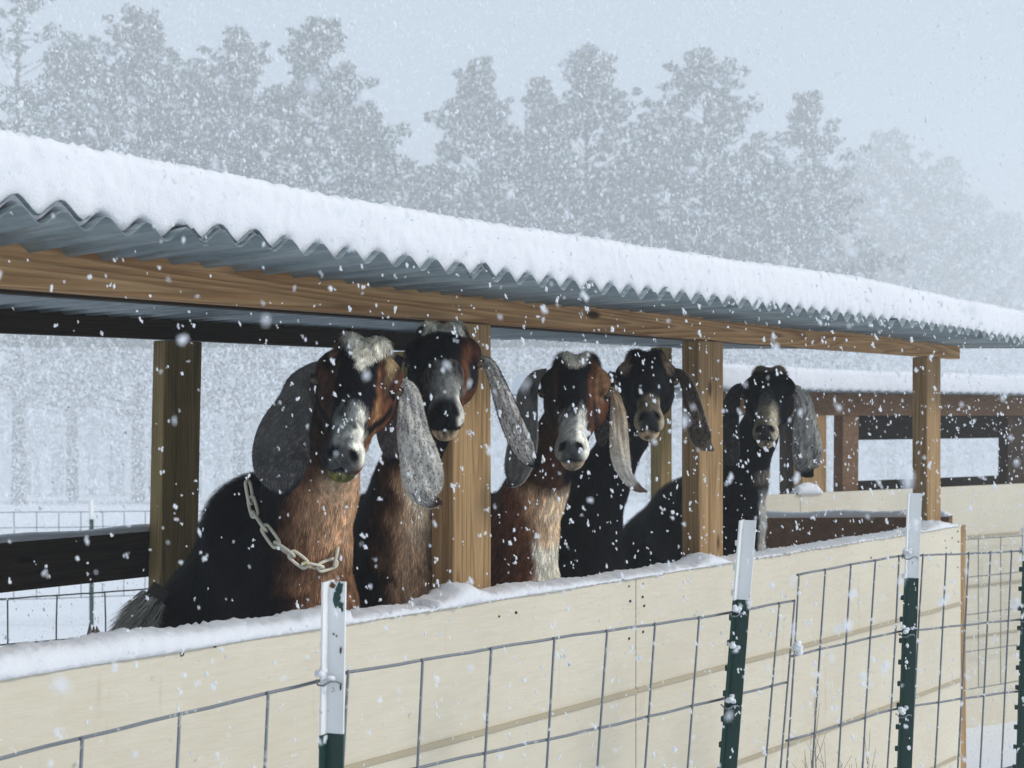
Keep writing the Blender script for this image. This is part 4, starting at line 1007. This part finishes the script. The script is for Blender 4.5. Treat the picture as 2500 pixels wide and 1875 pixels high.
# ------------------------------------------------------------------ pines behind the sheds
def leaf_mat():
    m, t, b = new_mat('snowy_needles', .8, .1)
    a = nd(t, 'ShaderNodeAttribute', attribute_name='coat'); t.links.new(a.outputs['Color'], b.inputs['Base Color']); return m
LEAF = leaf_mat(); BARK = flat('bark', (.06,.05,.045), .9, .1)
def quads_cloud(C, size, g, stretch=1.0):
    n = len(C); a = g.normal(size=(n, 3)); a /= np.linalg.norm(a, axis=1)[:, None]
    b = np.cross(a, g.normal(size=(n, 3))); b /= np.linalg.norm(b, axis=1)[:, None]
    s = size[:, None]
    return np.stack([C-a*s*stretch, C+b*s*.55, C+a*s*stretch, C-b*s*.55], 1).reshape(-1, 3), np.arange(4*n).reshape(-1, 4)
def tree(px, top, cy, wpx, label, seed, dens=1.0, sparse=False, low=None, col=(.06,.095,.07), snow=.3):
    R = random.Random(seed); g = np.random.default_rng(seed)
    top_p = PC(px, top, cy); g0 = gz(top_p.x, top_p.y); Hh = top_p.z-g0; w_ = wpx*cy/F/2
    root = empty('pine_tree', (top_p.x, top_p.y, g0), label, 'tree', 'trees fading into the snowfall behind the sheds')
    base = Vector((top_p.x, top_p.y, g0)); tr = Hh*.012+.08
    mb = MB(); trunk = [base+Vector((math.sin(i*.8+seed)*.12, math.cos(i*.9)*.12, Hh*.96*i/8)) for i in range(9)]
    mb.tube(trunk, [tr*(1.0-.85*i/8) for i in range(9)], 8)
    cl = []; c0 = .22 if low is None else low
    nb = int((110 if sparse else 215)*dens)
    for k in range(nb):
        t = c0+(1-c0)*((k+R.random())/nb)**.9
        dpx = (1-t)*Hh*F/cy; prof = (1-math.exp(-dpx/85))*1.75+.05; prof *= .66+.5*abs(math.sin(t*11+seed))*R.uniform(.6, 1.2)
        an = R.uniform(0, 2*math.pi); rr = w_*prof*R.uniform(.35, 1.12)
        p0 = base+Vector((0, 0, Hh*(t-.05))); p1 = base+Vector((math.cos(an)*rr, math.sin(an)*rr, Hh*min(1, t+R.uniform(-.01, .035))))
        mid = p0.lerp(p1, .5)+Vector((0, 0, -.2)); mb.tube([p0, mid, p1], [tr*.28*(1.1-t), tr*.16*(1.1-t)+.01, .012], 4, False)
        ru = cy/F; cl.append((p1, R.uniform(5, 12)*ru*(.5+.5*prof))); cl.append((mid.lerp(p1, R.uniform(.2, .7))+Vector((R.uniform(-.5, .5), R.uniform(-.5, .5), R.uniform(-.5, .6))), R.uniform(5, 13)*ru))
        if R.random() < .5: cl.append((p1.lerp(p0, .2)+Vector((R.uniform(-.6, .6), R.uniform(-.6, .6), R.uniform(-.5, .5))), R.uniform(4, 9)*ru))
    ru = cy/F; cl += [(base+Vector((R.uniform(-4, 4)*ru, R.uniform(-4, 4)*ru, Hh-d*ru)), q*ru) for d, q in ((4, 4), (12, 6), (22, 8), (34, 9))]
    mb.build('trunk', BARK, root, smooth=True)
    Cs = []; 
    for c, r in cl:
        n = int((32 if sparse else 46)*(.35+(r/ru/9)**1.6)); q = g.normal(size=(n, 3)); q /= np.linalg.norm(q, axis=1)[:, None]; q *= (g.random((n, 1))**.45)*r
        q[:, 2] *= .62; Cs.append(np.array(c)+q)
    C = np.concatenate(Cs); sz = g.uniform(1.1, 3.6, len(C))*cy/F
    V, Q = quads_cloud(C, sz, g, 1.15)
    base_c = np.array(col)*g.uniform(.6, 1.5, (len(C), 1)); m = g.random(len(C)) < snow; base_c[m] = (.75, .78, .82)
    np_mesh('crown', V, Q, LEAF, root, np.repeat(base_c, 4, 0), smooth=False)
K = .463
TL = [(18, -40, 54, 150, 'tall sparse tree at the far left edge reaching above the photograph', 1, .8, True),
 (72, 36, 62, 95, 'narrow pine with pointed top, second from the left edge', 2, .85, False),
 (139, 13, 56, 150, 'tall full pine left of the middle of the left clump', 3, 1.25, False),
 (197, 62, 66, 90, 'shorter pine filling the dip between two taller pines', 4, .8, False),
 (240, 33, 58, 120, 'pine with a single pointed tip above the left clump', 5, 1.1, False),
 (316, 22, 55, 125, 'pine with a knob shaped tip, rightmost tall tree of the left clump', 6, 1.2, False),
 (368, 105, 57, 80, 'lower pine at the right end of the left clump', 7, .8, False),
 (425, 170, 66, 110, 'low bushy tree in the gap between the two clumps', 8, .7, False),
 (481, 60, 60, 95, 'pine at the left end of the right clump beside the sky gap', 9, .95, False),
 (545, 82, 66, 80, 'thin shorter pine between two tall pines of the right clump', 10, .6, False),
 (588, 50, 60, 125, 'double topped tall pine near the middle of the photograph', 12, 1.15, False),
 (706, 52, 60, 135, 'pine whose narrow top bends right, tallest right of the middle', 13, 1.1, False),
 (650, 130, 68, 110, 'lower broad pine between the two tallest trees of the right clump', 14, .9, False),
 (806, 96, 66, 110, 'open crowned pine with gaps showing the sky', 15, .8, False),
 (765, 160, 74, 120, 'lower pine left of the open crowned pine', 16, .8, False),
 (892, 134, 108, 150, 'pale round topped tree fading into the snow at right', 17, 1.0, False),
 (950, 162, 124, 110, 'very faint tree right of the pale round topped one', 18, .8, False),
 (1000, 215, 140, 140, 'faintest low tree at the right edge', 19, .8, False)]
for px, top, cy, wpx, lab, sd_, dn, spz in TL:
    tree(px, top, cy*2.1, wpx, lab, sd_, dn, spz)
# the wood further back that closes the view under the roof: one indistinct mass
def woods():
    g = np.random.default_rng(77); R = random.Random(5); mb = MB(); Cs = []
    for i in range(150):
        px = R.uniform(-140, 1160); cy = R.uniform(215, 320); p = PC(px, 500, cy); g0 = gz(p.x, p.y); top = PC(px, R.uniform(200, 330)+max(0, px-780)*.25, cy).z
        r = R.uniform(.3, .8); mb.tube([(p.x, p.y, g0-.2), (p.x+R.uniform(-.2, .2), p.y, g0+(top-g0)*.6), (p.x, p.y, top-1)], [r, r*.7, .05], 6)
        n = 600; t = g.random(n)**.55; q = g.normal(size=(n, 3))*np.array([8, 8, 0]); q[:, 2] = t
        hgt = top-g0; Cs.append(np.stack([p.x+q[:, 0]*(1.15-t*.8), p.y+q[:, 1]*(1.15-t*.8), g0+hgt*(.13+.87*t)], 1))
    mb.build('woods_trunks', BARK)
    C = np.concatenate(Cs); V, Q = quads_cloud(C, g.uniform(.45, 1.4, len(C)), g)
    c = np.array((.07,.10,.08))*g.uniform(.6, 1.5, (len(C), 1)); m = g.random(len(C)) < .5; c[m] = (.75,.78,.82)
    o = np_mesh('distant_woods', V, Q, LEAF, None, np.repeat(c, 4, 0), smooth=False)
    tag(o, 'pale wood closing the far side of the snowy field', 'woods', kind='stuff')
    t_ = bpy.data.objects['woods_trunks']; t_.name = 'distant_trunks'; tag(t_, 'faint tree trunks at the foot of the pale wood', 'woods', kind='stuff')
woods()
# ------------------------------------------------------------------ haze of fine snow
def haze():
    mb = MB(); c = Vector((40*SN, 40*CS, 0))
    u = Vector((CS, -SN, 0)); v = Vector((SN, CS, 0))
    a, b, z0, z1 = 300, 190, gz(*(v*350)[:2])-3, 46
    def q(s, t, z): p = v*165+u*(a*s)+v*(b*t); return (p.x, p.y, z)
    mb.quadbox([q(-1,-1,z0), q(1,-1,z0), q(1,1,z0), q(-1,1,z0), q(-1,-1,z1), q(1,-1,z1), q(1,1,z1), q(-1,1,z1)])
    m = bpy.data.materials.new('falling_snow_haze'); m.use_nodes = True; t = m.node_tree
    t.nodes.remove(t.nodes['Principled BSDF']); pv = t.nodes.new('ShaderNodeVolumePrincipled')
    pv.inputs['Color'].default_value = (.955, .985, 1, 1); pv.inputs['Density'].default_value = HAZE_D; pv.inputs['Anisotropy'].default_value = .0
    t.links.new(pv.outputs[0], t.nodes['Material Output'].inputs['Volume'])
    m.cycles.homogeneous_volume = True if hasattr(m, 'cycles') and hasattr(m.cycles, 'homogeneous_volume') else None
    o = mb.build('haze', m); tag(o, 'haze of fine falling snow', 'haze', kind='stuff')
HAZE_D = .0058
haze()

# ------------------------------------------------------------------ falling snow: clumped flakes throughout the air
def flakes():
    g = np.random.default_rng(4)
    def sample(n, z0, z1, wide=1.25):
        z = (z0**3+(z1**3-z0**3)*g.random(n))**(1/3)
        x = g.uniform(-.42, .42, n)*wide*z; y = g.uniform(-.33, .36, n)*wide*z
        return np.stack([x*CS+z*SN, -x*SN+z*CS, y], 1), z
    def keep(P_):
        X, Y, Z = P_.T
        under = (Y > 1.84) & (Y < 3.75) & (X < 5.5) & (Z < .45) & ~((Y < 2.1) & (Z < .25) & (g.random(len(X)) < .8))
        r = X*SN+Y*CS; ok = ~under & (Z > -1.40-.06*r+.05)
        h2 = (P_-np.array(O2)); b = h2@np.array(N2); s_ = h2@np.array(U2)
        ok &= ~((b > -.02) & (b < 1.7) & (s_ > -3) & (s_ < 3.5) & (Z < .25)); return ok
    octa = np.array([(1,0,0),(-1,0,0),(0,1,0),(0,-1,0),(0,0,1),(0,0,-1)], dtype=np.float64)
    of = np.array([(0,2,4),(2,1,4),(1,3,4),(3,0,4),(2,0,5),(1,2,5),(3,1,5),(0,3,5)])
    Vs, Fs = [], []; base = 0
    right = np.array([CS, -SN, 0]); view = np.array([SN, CS, 0]); fall = np.array([.16*CS, -.16*SN, -1]); fall /= np.linalg.norm(fall)
    for n, z0, z1, smin_, smax_, parts in ((130, .38, .9, .0012, .0026, 5), (1500, .9, 1.9, .0009, .0027, 5), (9000, 1.9, 3.3, .0011, .0036, 4), (30000, 3.3, 6.0, .0015, .0042, 2), (60000, 6, 13, .0025, .006, 1), (190000, 13, 50, .008, .022, 1), (330000, 15, 60, .008, .019, -1)):
        P_, z = sample(n, z0, z1)
        if parts < 0: P_[:, 2] = g.uniform(-.09, .048, n)*z; parts = 1        # snow driven low over the field
        k = keep(P_); P_ = P_[k]; m = len(P_)
        s = smin_+(smax_-smin_)*g.random(m)**2.6
        for q in range(parts):
            off = g.normal(size=(m, 3))*s[:, None]*.75*(q > 0)+fall*(g.normal(size=(m, 1))*s[:, None]*.6*(q > 0)); sub = s*(1 if q == 0 else .72)*g.uniform(.7, 1.2, m)
            if q > 0:
                mm = g.random(m) < .6
            else: mm = np.ones(m, bool)
            a = g.normal(size=(m, 3)); a /= np.linalg.norm(a, axis=1)[:, None]; b = np.cross(a, g.normal(size=(m, 3))); b /= np.linalg.norm(b, axis=1)[:, None]; c = np.cross(a, b)
            B = np.stack([a*g.uniform(.7, 1.3, (m, 1)), b*g.uniform(.6, 1.2, (m, 1)), c*g.uniform(.4, 1, (m, 1))], 1)
            v = (octa[None]@B)*sub[:, None, None]
            al = (v@fall)[:, :, None]*fall*.9; v = v+al
            v = v+(P_+off)[:, None, :]; v = v[mm]; M_ = len(v)
            Vs.append(v.reshape(-1, 3)); Fs.append((of[None]+(np.arange(M_)*6)[:, None, None]+base).reshape(-1, 3)); base += M_*6
    m, t, b = new_mat('flake', .9, .0); b.inputs['Base Color'].default_value = (.95, .96, .98, 1)
    b.inputs['Subsurface Weight'].default_value = 0
    tr = t.nodes.new('ShaderNodeBsdfTranslucent'); tr.inputs['Color'].default_value = (.95, .97, 1, 1)
    mx = t.nodes.new('ShaderNodeMixShader'); mx.inputs[0].default_value = .5; o_ = t.nodes['Material Output']
    t.links.new(b.outputs[0], mx.inputs[1]); t.links.new(tr.outputs[0], mx.inputs[2]); t.links.new(mx.outputs[0], o_.inputs['Surface'])
    o = np_mesh('falling_snow', np.concatenate(Vs), np.concatenate(Fs), m, None, None, smooth=False)
    tag(o, 'snowflakes falling through the air in front of the goats and trees', 'snow', kind='stuff')
flakes()
